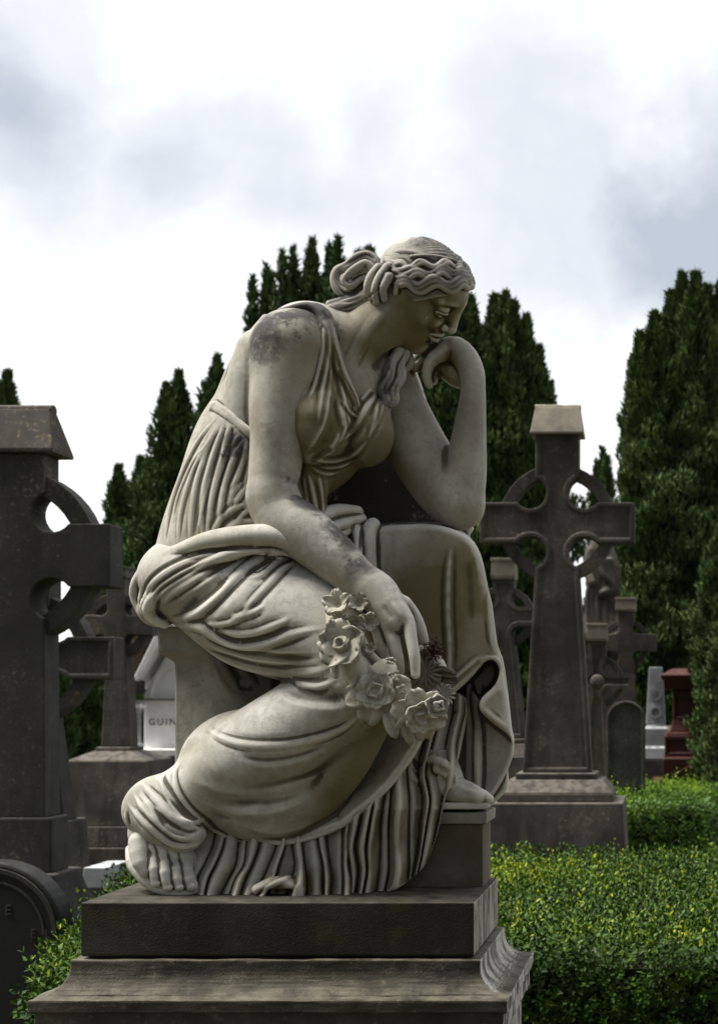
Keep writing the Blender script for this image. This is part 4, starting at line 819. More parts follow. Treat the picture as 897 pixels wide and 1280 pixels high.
def sculpt_sandals():
    v = PV(150, 1000, 280, 1134, -8, 30, .0019); v.dw = 5.5
    v.T([(163, 1062, 2, 6), (167, 1080, .2, 8), (184, 1100, -.6, 9), (206, 1113, -1.2, 7), (230, 1116, -1.2, 6), (250, 1111, 0, 5)], 6)
    v.T([(185, 1075, 5, 26), (210, 1095, 4, 22), (235, 1102, 3, 14)], 8)
    u = PV(535, 985, 625, 1025, 4, 34, .0017)
    u.prism([(540, 1003), (608, 1003), (612, 1005), (612, 1009), (608, 1011.5), (540, 1011.5)], 19, 4.6, rnd=3, kr=3, sm=False)
    return [v, u]

def fold(v, pts, r, h, p=1.3, valley=.45, taper=.5):
    if valley: v.ridge(pts, r * 2.3, -h * valley, 0, taper=taper)
    v.ridge(pts, r * 1.3, h * 1.12 * (1 + valley * .6), p + .65, taper=taper)

def sculpt_dress_top():
    v = PV(196, 380, 500, 730, -8, 40, .0021)
    v.T([(368, 500, 20, 84), (346, 535, 20, 82), (327, 570, 20, 85), (311, 620, 20, 86), (300, 680, 20, 95), (290, 740, 20, 100)], 10, 1.05)
    v.T([(402, 480, 19, 52), (402, 520, 14, 48)], 14)
    v.T([(396, 478, 15, 36), (398, 525, 9.4, 43), (392, 550, 9.8, 36)], 10)
    v.E(452, 538, 16.5, 39, 46, 7.5, 6, rot=-15)
    v.T([(478, 480, 25, 20), (466, 505, 20, 24), (455, 530, 15, 26)], 8)
    v.T([(400, 560, 17, 52), (372, 610, 15, 34), (370, 660, 16, 34)], 12)
    v.T([(392, 590, 12, 22), (388, 625, 12, 20), (392, 655, 12, 20)], 8)
    # cut the neckline and the arm hole so that skin shows
    v.prism([(414, 380), (424, 455), (446, 512), (456, 500), (474, 462), (500, 440), (500, 380)], 10, 17, k=3, rnd=3, sub=True)
    v.prism([(300, 380), (386, 380), (386, 470), (352, 530), (330, 540), (316, 538), (291, 516), (296, 480), (312, 440)], 6, 15, k=3, rnd=4, sub=True)
    # shoulder strap and back edge
    v.T([(281, 512, 15, 5), (285, 495, 15, 6), (296, 465, 14, 6.5), (312, 434, 14, 6.5), (334, 404, 14, 6.5), (360, 391, 13.5, 6), (388, 386, 13, 7), (408, 394, 12.5, 6)], 4, 3.0)
    v.T([(276, 512, 18, 5), (282, 490, 18, 6), (294, 460, 18, 6), (312, 430, 18, 6), (336, 401, 18, 6)], 4, 4.0)
    v.T([(398, 390, 12, 8), (405, 402, 10.5, 9), (407, 430, 9.5, 9), (403, 470, 9.2, 13), (399, 498, 10.5, 20)], 8, 1.4)
    v.T([(411, 400, 11, 5), (415, 425, 10, 7), (424, 458, 10.5, 8), (436, 488, 11, 7), (448, 514, 11.5, 6)], 3, 1.4)
    v.T([(474, 458, 21, 7), (468, 476, 18.5, 7), (460, 494, 15, 6), (448, 514, 11.5, 6)], 3, 1.6)
    # belt
    v.T([(270, 506, 17, 6), (276, 514, 14.6, 6.5), (292, 525, 11.5, 6.5), (306, 539, 10, 6.5), (322, 552, 9.4, 6)], 3, .8)
    # bust folds
    v.ridge([(424, 478), (422, 505), (416, 535), (404, 556), (388, 570)], 12, -9, 1)
    v.ridge([(416, 560), (404, 566), (388, 578)], 8, -3, 0)
    for pts, r, h in [([(405, 402), (403, 440), (394, 480), (385, 500)], 4, 3), ([(408, 405), (410, 440), (404, 483), (397, 530)], 4.5, 3.4), ([(410, 405), (413, 449), (411, 483), (406, 512)], 3.5, 2.6),
                      ([(401, 400), (397, 440), (389, 470), (383, 490)], 3.2, 2.2), ([(412, 412), (418, 452), (427, 490), (438, 518)], 4, 3), ([(416, 420), (430, 462), (447, 500), (452, 516)], 3, 2),
                      ([(422, 500), (425, 515), (430, 535), (424, 552)], 5, 4), ([(424, 552), (440, 538), (456, 514), (470, 488)], 5, 3.6), ([(474, 470), (470, 490), (458, 512)], 4, 3),
                      ([(428, 500), (436, 515), (448, 522)], 4, 3), ([(472, 500), (468, 525), (460, 548)], 4, 2.4), ([(480, 500), (474, 520), (466, 540)], 3, 2),
                      ([(390, 574), (416, 576), (441, 568), (458, 552)], 4.5, 3), ([(396, 584), (420, 584), (442, 576)], 3.5, 2.2), ([(386, 582), (405, 592), (425, 590)], 3.5, 2),
                      ([(376, 560), (374, 600), (382, 640)], 4, 2.5), ([(386, 592), (392, 622), (398, 652)], 4, 3), ([(398, 592), (402, 622), (404, 650)], 3.5, 3), ([(379, 590), (384, 625), (386, 655)], 3.5, 2.5)]:
        fold(v, pts, r * 1.2, h * 1.5)
    # back pleats
    for pts, r, h in [([(272, 520), (249, 550), (229, 590), (213, 636), (204, 690)], 4.6, 4), ([(276, 522), (256, 561), (240, 593), (226, 643), (222, 688)], 4.4, 4), ([(279, 524), (262, 557), (247, 600), (240, 643), (237, 686)], 5, 5),
                      ([(281, 526), (270, 560), (256, 610), (253, 650), (253, 680)], 5, 5), ([(284, 530), (280, 568), (268, 611), (261, 650), (258, 676)], 5, 5.2), ([(305, 545), (291, 577), (280, 611), (274, 650), (272, 668)], 4.6, 5),
                      ([(308, 550), (305, 575), (296, 598), (288, 610)], 4.2, 4), ([(287, 532), (286, 550), (284, 565)], 4, 5), ([(300, 543), (290, 560)], 4, 3.5), ([(304, 630), (286, 641), (272, 655), (264, 670)], 4.6, 5),
                      ([(335, 657), (312, 652), (297, 654), (277, 668)], 5, 5.4), ([(312, 636), (302, 646), (294, 653)], 4, 3.6), ([(312, 560), (310, 590), (306, 612)], 4, 3.5), ([(265, 545), (240, 580), (222, 622), (214, 660)], 3, 2.4),
                      ([(268, 580), (252, 640), (246, 680)], 3, 2), ([(294, 545), (276, 590), (266, 630)], 2.6, 1.8), ([(316, 600), (300, 620), (292, 634)], 4, 2.6)]:
        fold(v, pts, r * 1.15, h * 1.5)
    v.ridge([(268, 507), (278, 513), (292, 523), (306, 536), (320, 549)], 9, -4, 0, fade=(0, 0), taper=1); v.ridge([(268, 507), (278, 513), (292, 523), (306, 536), (320, 549)], 7, 8, .55, fade=(0, 0), taper=1)
    return v

def pleat_field(ys, lines, amps, px, py, p=.62):
    """depth relief (cm) of hanging pleats; lines[i] = x of groove i at each height ys, amps[i] = swell between groove i and i+1"""
    rg = np.random.default_rng(len(lines)); D_ = [catmull(np.array([[y_, x_ + (rg.normal(0, 1.1) if 0 < i_ < len(lines) - 1 else 0), 0, 0] for y_, x_ in zip(ys, L)]), 40) for i_, L in enumerate(lines)]
    X = [np.interp(py, c_[:, 0], c_[:, 1]) for c_ in D_]; wob = 1 + .18 * np.sin(py * .07 + px * .05); o = np.zeros(np.broadcast(px, py).shape, np.float32)
    for i in range(len(X) - 1):
        t = (px - X[i]) / np.maximum(X[i + 1] - X[i], 1e-3); m = (t >= 0) & (t < 1); sk = .5 + .28 * math.sin(i * 2.4); tt = np.where(t < sk, t / sk * .5, .5 + (t - sk) / (1 - sk) * .5)
        o = np.where(m, wob * amps[i] * np.clip(np.sin(math.pi * np.clip(tt, 0, 1)), 0, 1) ** p, o)
    return o
def sculpt_dress_hem():
    v = PV(232, 862, 590, 1134, -8, 42, .0020)
    ysL = [1020, 1055, 1080, 1100, 1126]
    LL = [(236, 236, 236, 236, 236), (272, 268, 258, 250, 246), (284, 280, 270, 260, 256), (294, 290, 280, 268, 262), (302, 299, 294, 282, 272), (312, 309, 305, 296, 286), (328, 324, 316, 306, 298), (340, 335, 326, 316, 310), (349, 346, 339, 328, 316),
          (360, 357, 350, 343, 330), (367, 366, 368, 366, 356), (376, 376, 379, 384, 382), (386, 385, 390, 393, 394), (396, 398, 402, 404, 404), (406, 408, 411, 413, 412), (417, 418, 421, 422, 420), (428, 428, 430, 430, 428), (442, 441, 436, 438, 438)]
    LL = [LL[i_] for i_ in (0, 1, 2, 4, 5, 6, 8, 9, 10, 11, 13, 14, 16, 17)]
    amL = [1.4, 2.2, 2.6, 1.0, 3.2, 2.0, 3.4, .8, 3.8, 2.0, 3.0, 1.2, 2.6, 1.4]
    amL_ = [1.2, 1.8, 1.2, 2.2, .9, 2.9, 1.1, 3.0, 1.2, 3.2, 2.2, 3.6, 1.0, 2.8, 1.0, 2.6, 1.4]
    ysR = [890, 930, 965, 1000, 1030, 1060, 1090, 1120]
    LR = [(462, 452, 446, 440, 438, 434, 436, 434), (476, 466, 460, 456, 450, 444, 447, 444), (490, 480, 474, 468, 462, 457, 459, 454), (502, 490, 484, 479, 476, 476, 474, 468), (512, 498, 490, 487, 485, 485, 486, 482), (522, 512, 508, 509, 510, 510, 510, 506),
          (531, 520, 514, 518, 519, 517, 514, 508), (540, 530, 522, 528, 526, 522, 517, 511), (549, 540, 533, 536, 533, 528, 521, 514), (558, 548, 545, 545, 541, 535, 526, 517), (568, 558, 556, 553, 548, 541, 531, 520), (580, 570, 570, 562, 556, 548, 538, 526)]
    LR = [LR[i_] for i_ in (0, 1, 2, 3, 4, 5, 7, 8, 10, 11)]
    amR = [2.4, 3.4, 2.6, 1.6, 4.2, 1.2, 3.2, 2.2, 3.4]
    amR_ = [2.4, 3.2, 3.4, 2.2, 4.0, .9, 2.4, 3.0, 2.4, 3.2, 2.6]
    def frontL(x, y): return 10.5 - 5.6 * np.clip((y - 1030) / 90, 0, 1) ** .8
    def frontR(x, y): return 6.5 + 6.5 * np.clip((x - 432) / 90, 0, 1) + 7 * np.clip((1010 - y) / 120, 0, 1)
    hem_y = lambda x: np.interp(x, [395, 430, 462, 488, 506, 520, 542], [1046, 1034, 1010, 985, 962, 940, 896])
    w = lambda x, y: np.where(x < 442, frontL(x, y), frontR(x, y) )
    fl = lambda y: .75 + .45 * np.clip((y - 1060) / 60, 0, 1)
    fn = lambda x, y: w(x, y) + 9 + 1.2 - (pleat_field(ysL, LL, amL, x, y) * fl(y) if True else 0)
    fr = lambda x, y: frontR(x, y) + 9 + 1.5 + 16 * np.clip((hem_y(x) - 4 - y) / 34, 0, 1) * (x < 540) - pleat_field(ysR, LR, amR, x, y, .7)
    class A_:
        pass
    v.prism([(238, 1040), (300, 1030), (400, 1020), (436, 1010), (444, 1040), (438, 1080), (444, 1121), (430, 1123), (400, 1122), (384, 1124), (360, 1122), (330, 1125), (300, 1123), (280, 1124), (246, 1121), (237, 1090)], 18, 9, k=2, rnd=4, fn=lambda x, y: fn(np.asarray(x, float), np.asarray(y, float)), kr=4)
    v.prism([(434, 1020), (452, 988), (470, 950), (490, 905), (530, 866), (582, 872), (576, 935), (568, 962), (556, 1000), (547, 1040), (532, 1080), (512, 1100), (494, 1112), (474, 1119), (450, 1121), (434, 1120), (430, 1080)], 18, 9, k=2, rnd=5, fn=lambda x, y: fr(np.asarray(x, float), np.asarray(y, float)), kr=5)
    v.prism([(380, 880), (520, 880), (530, 1010), (380, 1010)], 24, 4, k=6, rnd=6)
    # turned-up folds over the instep and a spread corner of cloth on the plinth
    for s in ([(538, 950, 16, 6), (552, 953, 14, 6), (563, 962, 14, 5), (569, 976, 15, 3)], [(546, 962, 14, 5), (557, 968, 13.6, 4.5), (562, 982, 14, 3)], [(322, 1112, 3.6, 7), (340, 1104, 3.6, 8), (360, 1104, 3.6, 8), (374, 1112, 3.8, 7)]): v.T(s, 8, 1.4)
    v.ridge([(508, 955), (514, 968), (522, 976), (532, 968), (538, 950)], 6, 5, 1.2); v.ridge([(516, 946), (522, 958), (530, 948)], 6, -6, 0)
    v.ridge([(326, 1116), (344, 1104), (362, 1096), (376, 1090)], 5, 4, 1.2); v.ridge([(334, 1120), (352, 1112), (368, 1114)], 6, -2, 0)
    return v

def sculpt_mantle():
    v = PV(148, 434, 650, 1078, -14, 46, .0021)
    # hips, near thigh, shin, sagging swath
    v.E(273, 727, 18, 97, 64, 15, 10, rot=4)
    v.T([(276, 744, 15, 64), (304, 754, 12, 73), (350, 772, 9.5, 76), (400, 792, 7, 68), (430, 826, 5, 60), (440, 866, 4.4, 54)], 12)
    v.T([(438, 868, 4.4, 54), (395, 896, 5.5, 57), (350, 924, 6.5, 58), (305, 950, 7.5, 54), (262, 982, 8.5, 46), (215, 1006, 9, 40), (190, 1012, 9, 36)], 12)
    v.T([(462, 885, 8, 34), (428, 950, 9, 34), (398, 1000, 11, 26)], 12)
    v.E(198, 762, 17, 24, 22, 6, 8)
    v.T([(196, 1002, 8, 32), (204, 1022, 5.6, 34), (228, 1036, 5.4, 30)], 8)
    v.E(326, 970, 11, 104, 84, 8.5, 10, rot=12)
    def swath(x, y):
        x = np.asarray(x, float); y = np.asarray(y, float); Hm = [(542, 896), (520, 940), (506, 962), (488, 985), (462, 1010), (430, 1034), (390, 1050), (340, 1058)]; D = np.full(np.broadcast(x, y).shape, 1e9)
        for (ax, ay), (bx, by) in zip(Hm[:-1], Hm[1:]):
            ex, ey = bx - ax, by - ay; t = np.clip(((x - ax) * ex + (y - ay) * ey) / (ex * ex + ey * ey), 0, 1); D = np.minimum(D, (x - ax - ex * t) ** 2 + (y - ay - ey * t) ** 2)
        D = np.sqrt(D); return 9.5 + 3.5 * np.clip((x - 440) / 90, 0, 1) + 15 * np.clip((D - 8) / 52, 0, 1) ** 1.3 * np.clip((x - 372) / 50, 0, 1)
    v.prism([(400, 880), (545, 872), (541, 898), (521, 940), (506, 962), (488, 985), (462, 1010), (430, 1034), (390, 1050), (350, 1056), (330, 1040), (345, 980)], 14, 1.6, k=6, rnd=5, fn=swath)
    # far knee and the cloth hanging from it
    v.T([(400, 716, 25, 48), (460, 712, 27, 54), (545, 710, 29, 53)], 12)
    v.prism([(440, 672), (468, 659), (530, 655), (562, 660), (586, 672), (600, 694), (609, 730), (617, 780), (626, 826), (636, 880), (640, 925), (634, 918), (610, 899), (599, 886), (602, 872),
             (618, 856), (623, 838), (616, 826), (605, 829), (586, 850), (560, 872), (520, 896), (480, 880), (450, 800)], 27, 9.5, k=10, rnd=9, fn=lambda x, y: 27.2 - .006 * (x - 480) - .01 * (y - 700))
    v.prism([(588, 864), (602, 880), (612, 897), (638, 912), (642, 935), (636, 958), (622, 985), (611, 998), (603, 990), (596, 930)], 29, 4.5, k=4, rnd=6, fn=lambda x, y: 31 - .10 * (x - 600) - .04 * (y - 900))
    v.prism([(612, 985), (632, 960), (634, 985), (618, 1003), (608, 1010)], 31, 2.5, k=4, rnd=5)
    v.T([(586, 836, 33, 4), (587, 900, 30, 5.5), (587, 992, 27, 6)], 4, 1.6); v.T([(598, 846, 33, 4), (598, 885, 30, 5), (597, 930, 24, 5.5), (598, 998, 23.4, 6)], 4, 1.6)
    v.prism([(592, 815), (622, 812), (632, 850), (632, 905), (600, 905), (590, 870)], 33, 2, k=4, rnd=5)
    v.prism([(540, 850), (592, 850), (590, 1000), (545, 1000)], 36, 3, k=4, rnd=6)
    v.ridge([(598, 828), (612, 822), (622, 826), (627, 838)], 5, 2.5, 1.2); v.ridge([(604, 884), (616, 896), (634, 910)], 5, 2.5, 1.2)
    # back sheet hanging behind the void, and its bright edge from the far shoulder
    v.prism([(452, 440), (508, 446), (524, 505), (546, 562), (572, 610), (580, 680), (400, 690), (392, 540)], 37, 2.5, k=6, rnd=6)
    v.T([(506, 446, 30, 7), (516, 484, 29, 11), (530, 524, 28.6, 10), (545, 556, 28, 6), (551, 570, 28, 4)], 4, 1.2)
    v.T([(512, 448, 28, 3), (523, 486, 27, 3.4), (538, 526, 27, 3), (551, 566, 26.6, 2.5)], 2, 1.2)
    # bunched cloth at the waist and the band over the far thigh
    for s in [[(360, 668, 9, 14), (392, 652, 11, 12), (420, 640, 15, 10), (446, 640, 19, 8)], [(370, 680, 8, 12), (400, 665, 11, 10), (428, 656, 15, 9), (452, 648, 19, 6)],
              [(380, 690, 9, 12), (410, 676, 12, 9), (436, 662, 16, 6)], [(400, 700, 12, 16), (430, 690, 16, 18)], [(440, 655, 18, 8), (447, 668, 16, 6), (446, 700, 14, 6)]]: v.T(s, 3, 1.3)
    v.T([(466, 656, 19, 9), (460, 668, 17.4, 10), (461, 700, 16.6, 9), (466, 740, 16.6, 9)], 2.5, 1.2)
    v.ridge([(472, 664), (472, 700), (474, 740)], 5, -4, 1)
    v.ridge([(452, 660), (450, 690)], 5, -6, 1)
    # rolls round the hip (tubes that stand proud)
    for s in [[(178, 762, 15, 8), (171, 742, 15, 9), (178, 722, 12.6, 10), (200, 704, 9.4, 11), (228, 690, 6.8, 12), (262, 678, 4.4, 14), (300, 672, 2.4, 15), (340, 670, 1.8, 14), (375, 682, 2.4, 13), (402, 702, 4, 11)],
              [(186, 770, 13, 6), (179, 750, 12.6, 6.5), (190, 726, 10, 7), (212, 709, 7.6, 7), (240, 699, 5.2, 7), (270, 692, 3.4, 6), (300, 684, 3.6, 4)],
              [(194, 776, 12, 6), (182, 762, 11.4, 7), (190, 742, 9.2, 7.5), (214, 724, 7, 7.5), (244, 708, 4.6, 7), (272, 697, 3, 5.5), (300, 688, 3.4, 4)],
              [(206, 781, 12, 5), (192, 774, 11, 6.5), (186, 762, 10, 8), (196, 744, 8, 8), (226, 724, 5.6, 7.5), (262, 704, 3, 7.5), (300, 690, 1.8, 8), (340, 688, 3.2, 7), (372, 694, 5, 5)]]: v.T(s, 2.2, 1.1)
    v.ridge([(183, 768), (178, 746), (188, 723), (214, 704), (252, 690), (300, 686), (350, 688)], 4.5, -4, 1)
    for pts in ([(186, 748), (196, 732), (222, 714), (254, 699)], [(190, 756), (200, 738), (230, 718), (262, 700)]): v.ridge(pts, 4, -4, 1)
    F = [([(200, 758), (214, 744), (240, 728), (270, 710), (300, 697)], 6, 4), ([(207, 776), (234, 773), (257, 760), (278, 741), (296, 723), (311, 709), (328, 697), (346, 691), (370, 694)], 9, 8),
         ([(312, 722), (326, 720), (340, 708), (354, 700), (372, 698)], 6, 5), ([(302, 768), (320, 748), (337, 730), (355, 711), (372, 702)], 7, 5), ([(285, 777), (304, 770), (318, 765), (330, 757)], 7, 3.4),
         ([(255, 780), (275, 781), (300, 776)], 5, 3), ([(272, 786), (292, 793), (318, 792), (345, 782), (364, 772)], 7, 4),
         ([(206, 782), (226, 781), (250, 784), (272, 797), (296, 808), (320, 807), (352, 798), (380, 790), (402, 786)], 9, 7), ([(232, 792), (252, 808), (280, 822), (315, 834), (352, 840), (392, 840), (414, 834)], 10, 9),
         ([(362, 846), (378, 855), (398, 859), (420, 850)], 6, 4), ([(306, 722), (316, 712), (330, 704), (344, 694)], 5, -6), ([(222, 764), (244, 752), (268, 734), (288, 714)], 14, -6), ([(262, 790), (290, 802), (320, 801), (360, 790)], 7, -5),
         ([(250, 796), (280, 812), (318, 820), (356, 824), (400, 822)], 9, -7), ([(340, 700), (328, 712), (316, 716)], 4, -5)]
    for pts, r, h in F:
        h *= 1.5
        if h > 0: fold(v, pts, r, h, valley=.4)
        else: v.ridge(pts, r, h, 1)
    # thigh/shin break and the lower leg
    v.ridge([(300, 852), (340, 856), (380, 868), (420, 872), (440, 862)], 16, -7, 0)
    G = [([(256, 905), (271, 919), (302, 930), (343, 932), (384, 926), (425, 912), (455, 890)], 7, 6),
         ([(228, 950), (219, 966), (222, 988), (238, 1012), (262, 1033), (293, 1050), (330, 1055)], 5, 7),
         ([(238, 976), (282, 988), (330, 990), (376, 978), (410, 960)], 13, 2.6), ([(246, 1000), (290, 1014), (340, 1014), (385, 1000)], 12, 2.2), ([(320, 1050), (370, 1056), (410, 1046), (450, 1024), (480, 994)], 6, 2.2),
         ([(286, 940), (330, 950), (376, 944), (420, 926)], 10, -2.4), ([(300, 1032), (350, 1040), (400, 1024)], 10, 1.6)]
    for pts, r, h in G:
        h *= 1.45
        if h > 0: fold(v, pts, r, h, valley=.35)
        else: v.ridge(pts, r, h, 0)
    v.ridge([(214, 950), (206, 975), (222, 1005), (252, 1034), (284, 1056)], 6, -8, 1)
    H = [([(176, 977), (196, 999), (218, 1023), (244, 1028), (262, 1020)], 6, 6), ([(159, 1004), (185, 1032), (216, 1055), (244, 1056), (266, 1042)], 6, 6), ([(196, 968), (210, 990), (232, 1016), (254, 1034)], 5, 5),
         ([(157, 1014), (163, 1040), (166, 1062)], 5, 4), ([(174, 1056), (202, 1071), (234, 1075), (256, 1068)], 6, 5), ([(166, 990), (182, 1014), (206, 1040)], 4, 3), ([(188, 1006), (206, 1026), (232, 1040), (252, 1036)], 5, -6), ([(196, 1022), (216, 1040), (240, 1046)], 4, -5)]
    for pts, r, h in H:
        h *= 1.5
        if h > 0: fold(v, pts, r, h, valley=.35)
        else: v.ridge(pts, r, h, 1)
    # bare toes below: trim the cloth back from the foot
    v.E(206, 1104, -1, 52, 34, 9, 4, rot=28, sub=True)
    # far knee creases
    K = [([(565, 676), (561, 714), (560, 763), (562, 812), (561, 862)], 7, 4), ([(600, 680), (608, 721), (613, 770), (617, 815)], 6, 4.5), ([(606, 690), (614, 740), (622, 790)], 3, 2), ([(520, 890), (545, 868), (575, 842), (600, 822), (616, 822)], 5, 2),
         ([(585, 690), (588, 740), (590, 790)], 13, -1.6)]
    for pts, r, h in K:
        h *= 1.4
        if h > 0: fold(v, pts, r, h, valley=.12)
        else: v.ridge(pts, r, h, 0)
    return v

def sculpt_hair():
    g = Vol((-10, -13, -7), (10, 11, 15), .17, cap=3)
    CC, CR = np.array([0, 1.3, 2.3]), np.array([7.5, 9.2, 7.6])
    g.ell(CC, CR, .3); g.ell((0, 8.2, -2.6), (8.2, 8.5, 8.9), .6, None, True); g.ell((0, 2, -7.5), (12, 7, 6.5), .8, None, True)
    def on(p, s): p = np.array(p, float) - CC; return CC + p / np.sqrt(((p / CR) ** 2).sum()) * s
    rng = np.random.default_rng(5)
    for sx in (1, -1):
        for i in range(8):
            t = i / 7.; wp = [(.2, 8.0 - 3.4 * t, 7.0 + 3.0 * t), (2.8, 7.4 - 3.4 * t, 6.6 + 2.9 * t), (5.4, 5.0 - 3.2 * t, 4.6 + 3.2 * t), (7.3, 1.6 - 2.8 * t, 1.6 + 3.8 * t), (7.2, -2.6 - 1.4 * t, -.2 + 3.6 * t), (5.2, -7.2, -1.6 + 3.0 * t), (2.2, -10, -1.6 + 2. * t)]
            c = catmull(np.array([[*on(p, 1.0), .8] for p in wp]), 60); o = []
            for j, q in enumerate(c):
                u = j / 59.; ph = u * (30 + 2.5 * math.sin(i * 2.1 + sx)) + i * .55 + .5 * math.sin(u * 9 + i); amp = .55 * math.sin(math.pi * min(u * 1.3, 1)) + .1
                tn = c[min(j + 1, 59), :3] - c[max(j - 1, 0), :3]; nrm = (q[:3] - CC) / CR ** 2; nrm /= np.linalg.norm(nrm); bt = np.cross(nrm, tn); bt /= np.linalg.norm(bt) + 1e-9
                p = q[:3] + bt * amp * math.sin(ph) + nrm * (.25 * math.cos(ph * 1.0 + 1) + .12); p = on(p, 1.015 + .03 * (1 - t) + .018 * math.cos(ph + 1))
                o.append([p[0] * sx, p[1], p[2], .50 + .16 * (1 - t) + .07 * math.sin(i * 5 + u * 12)])
            g.tube(np.array(o), .05)
        for i in range(12):       # combed strands over the crown
            a = i / 10.; wp = [(.2 + .1 * a, 4.6 - 1.1 * i, 11), (3.2, 3.0 - 1.15 * i, 9.5), (5.6, -.5 - .85 * i, 7.8 - .3 * i), (5.0, -5.5 - .4 * i, 5.8 - .5 * i)]
            c = catmull(np.array([[*on(p, 1.0), .45] for p in wp]), 26); c[:, 0] *= sx; g.brush(c, .3, 1)
    band = catmull(np.array([[*on(p, 1.02), .3] for p in [(7.6, -3.8, 6.4), (6.4, -.6, 9.5), (3.2, 3.0, 11), (0, 4.6, 11), (-3.2, 3, 11), (-6.4, -.6, 9.5), (-7.6, -3.8, 6.4)]]), 40); g.tube(band, .2)
    v = PV(400, 286, 615, 520, -4, 44, .0018)
    v.merge(g, HR, HT, HS, k=.003)
    for s in [ # bun, roll and knot at the back
        [(474, 333, 17, 7), (461, 320, 17, 7), (446, 322, 17, 6.5), (434, 333, 17, 6.5), (422, 338, 17, 6), (418, 350, 17, 6), (424, 362, 17, 7), (438, 366, 17, 7), (454, 360, 17, 7), (464, 350, 17, 8)],
        [(468, 340, 15, 6), (458, 329, 14.6, 5), (446, 334, 14.6, 5), (435, 343, 14.8, 4.6), (430, 352, 15, 4.4), (438, 358, 15, 4.4), (450, 350, 15.4, 4.5), (462, 346, 15.4, 5)],
        [(462, 332, 19.4, 8), (444, 337, 20, 7), (430, 348, 20, 7), (440, 360, 20, 7)],
        [(404, 388, 16, 4), (418, 385, 16, 8), (436, 381, 16, 9), (454, 374, 16, 10), (470, 362, 16, 12), (480, 352, 16, 12)], [(412, 380, 17, 5), (432, 376, 17, 7), (452, 368, 17, 8), (468, 358, 17, 9)],
        [(462, 372, 13.5, 4), (459, 360, 13, 5), (464, 346, 13, 6), (474, 334, 13.4, 6)], [(470, 378, 13, 4), (468, 364, 12, 5), (474, 348, 12, 6), (484, 334, 12.6, 6)], [(480, 374, 12.6, 4), (479, 360, 11.6, 5), (486, 346, 11.8, 6)]]: v.T(s, 2.2, 1.1, step=4)
    for pts in ([(420, 388), (440, 382), (460, 372), (474, 360)], [(424, 378), (446, 374), (462, 364)], [(474, 330), (458, 318), (440, 326), (422, 336)], [(420, 352), (430, 366), (448, 366)]): v.ridge(pts, 3, -3.5, 1)
    for s in [ # ringlets falling past the throat
        [(498, 440, 21, 8), (488, 458, 19, 7), (485, 472, 17.6, 7), (477, 486, 16.6, 7), (482, 498, 16, 6.5), (476, 508, 15.6, 4)],
        [(506, 442, 22, 7), (499, 456, 20.6, 7), (501, 470, 19.6, 7), (492, 486, 18.6, 7), (493, 500, 18, 6), (487, 507, 17.6, 4)], [(494, 448, 23, 8), (492, 470, 21.6, 8), (484, 490, 20, 7), (474, 506, 18, 6), (470, 518, 17, 4)],
        [(500, 440, 25, 9), (502, 462, 24.6, 9), (496, 484, 24, 8)], [(512, 446, 24, 5), (514, 456, 23.6, 4.5), (507, 462, 23, 4)]]: v.T(s, 2, 1.1, step=4)
    for pts in ([(490, 456), (487, 472), (480, 486), (484, 498)], [(500, 454), (502, 470), (494, 486), (494, 500)]): v.ridge(pts, 2.5, -2.5, 1)
    return v
STATUE_ORG = P(395, 1108, 2.93); STATUE_ORG = (STATUE_ORG[0], STATUE_ORG[1], PLINTH_TOP)
stat = thing('mourning_statue', 'weathered stone statue of a seated woman, cheek on her hand, holding a flower garland', 'statue', STATUE_ORG)
def vmesh(name, vols, mat, parent, origin):
    Vs, Fs, Cs, n = [], [], [], 0
    for v in vols:
        V, Q = v.mesh(); Vs.append(V); Fs.append(Q + n); Cs.append(v.cav); n += len(V)
    o = mesh_np(name, np.vstack(Vs), np.vstack(Fs), mat, parent, origin, smooth=True, attr={'cavity': np.concatenate(Cs)}); print(name, n, round(time.time() - T_START, 1)); return o
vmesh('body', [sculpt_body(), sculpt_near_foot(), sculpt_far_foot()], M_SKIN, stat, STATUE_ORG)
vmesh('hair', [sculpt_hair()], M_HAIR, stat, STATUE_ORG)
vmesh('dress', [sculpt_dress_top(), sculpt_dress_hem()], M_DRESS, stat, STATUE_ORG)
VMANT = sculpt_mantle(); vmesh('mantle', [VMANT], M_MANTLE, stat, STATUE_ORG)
for v_ in sculpt_sandals(): vmesh('sandal', [v_], M_SKIN, stat, STATUE_ORG)
# ---------------------------------------------------------------- seat and footstool of the carving (they are one stone with the figure)
def dzw(py_at, d): return EYE - (py_at - VY) * d / FPX
ds = 2.98; xl, xr = P(213, 0, ds)[0], P(400, 0, ds)[0]
m = MB(); o = P(197, 0, ds)[0]; g_ = xl - o; zt_, zc, zd = dzw(783, ds), dzw(815, ds), dzw(828, ds)
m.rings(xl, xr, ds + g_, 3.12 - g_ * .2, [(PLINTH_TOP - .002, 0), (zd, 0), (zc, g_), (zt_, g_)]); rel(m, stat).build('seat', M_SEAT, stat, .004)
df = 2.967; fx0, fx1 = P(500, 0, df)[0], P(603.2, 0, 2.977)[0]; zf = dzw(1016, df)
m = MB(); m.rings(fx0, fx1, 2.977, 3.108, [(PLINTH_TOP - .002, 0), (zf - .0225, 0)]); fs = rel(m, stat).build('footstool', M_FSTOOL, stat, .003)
m = MB(); m.rings(fx0, fx1, 2.977, 3.108, [(zf - .0222, .008), (zf, .009)]); m = rel(m, stat); m.build('footstool_top', M_SEAT, fs, .002)
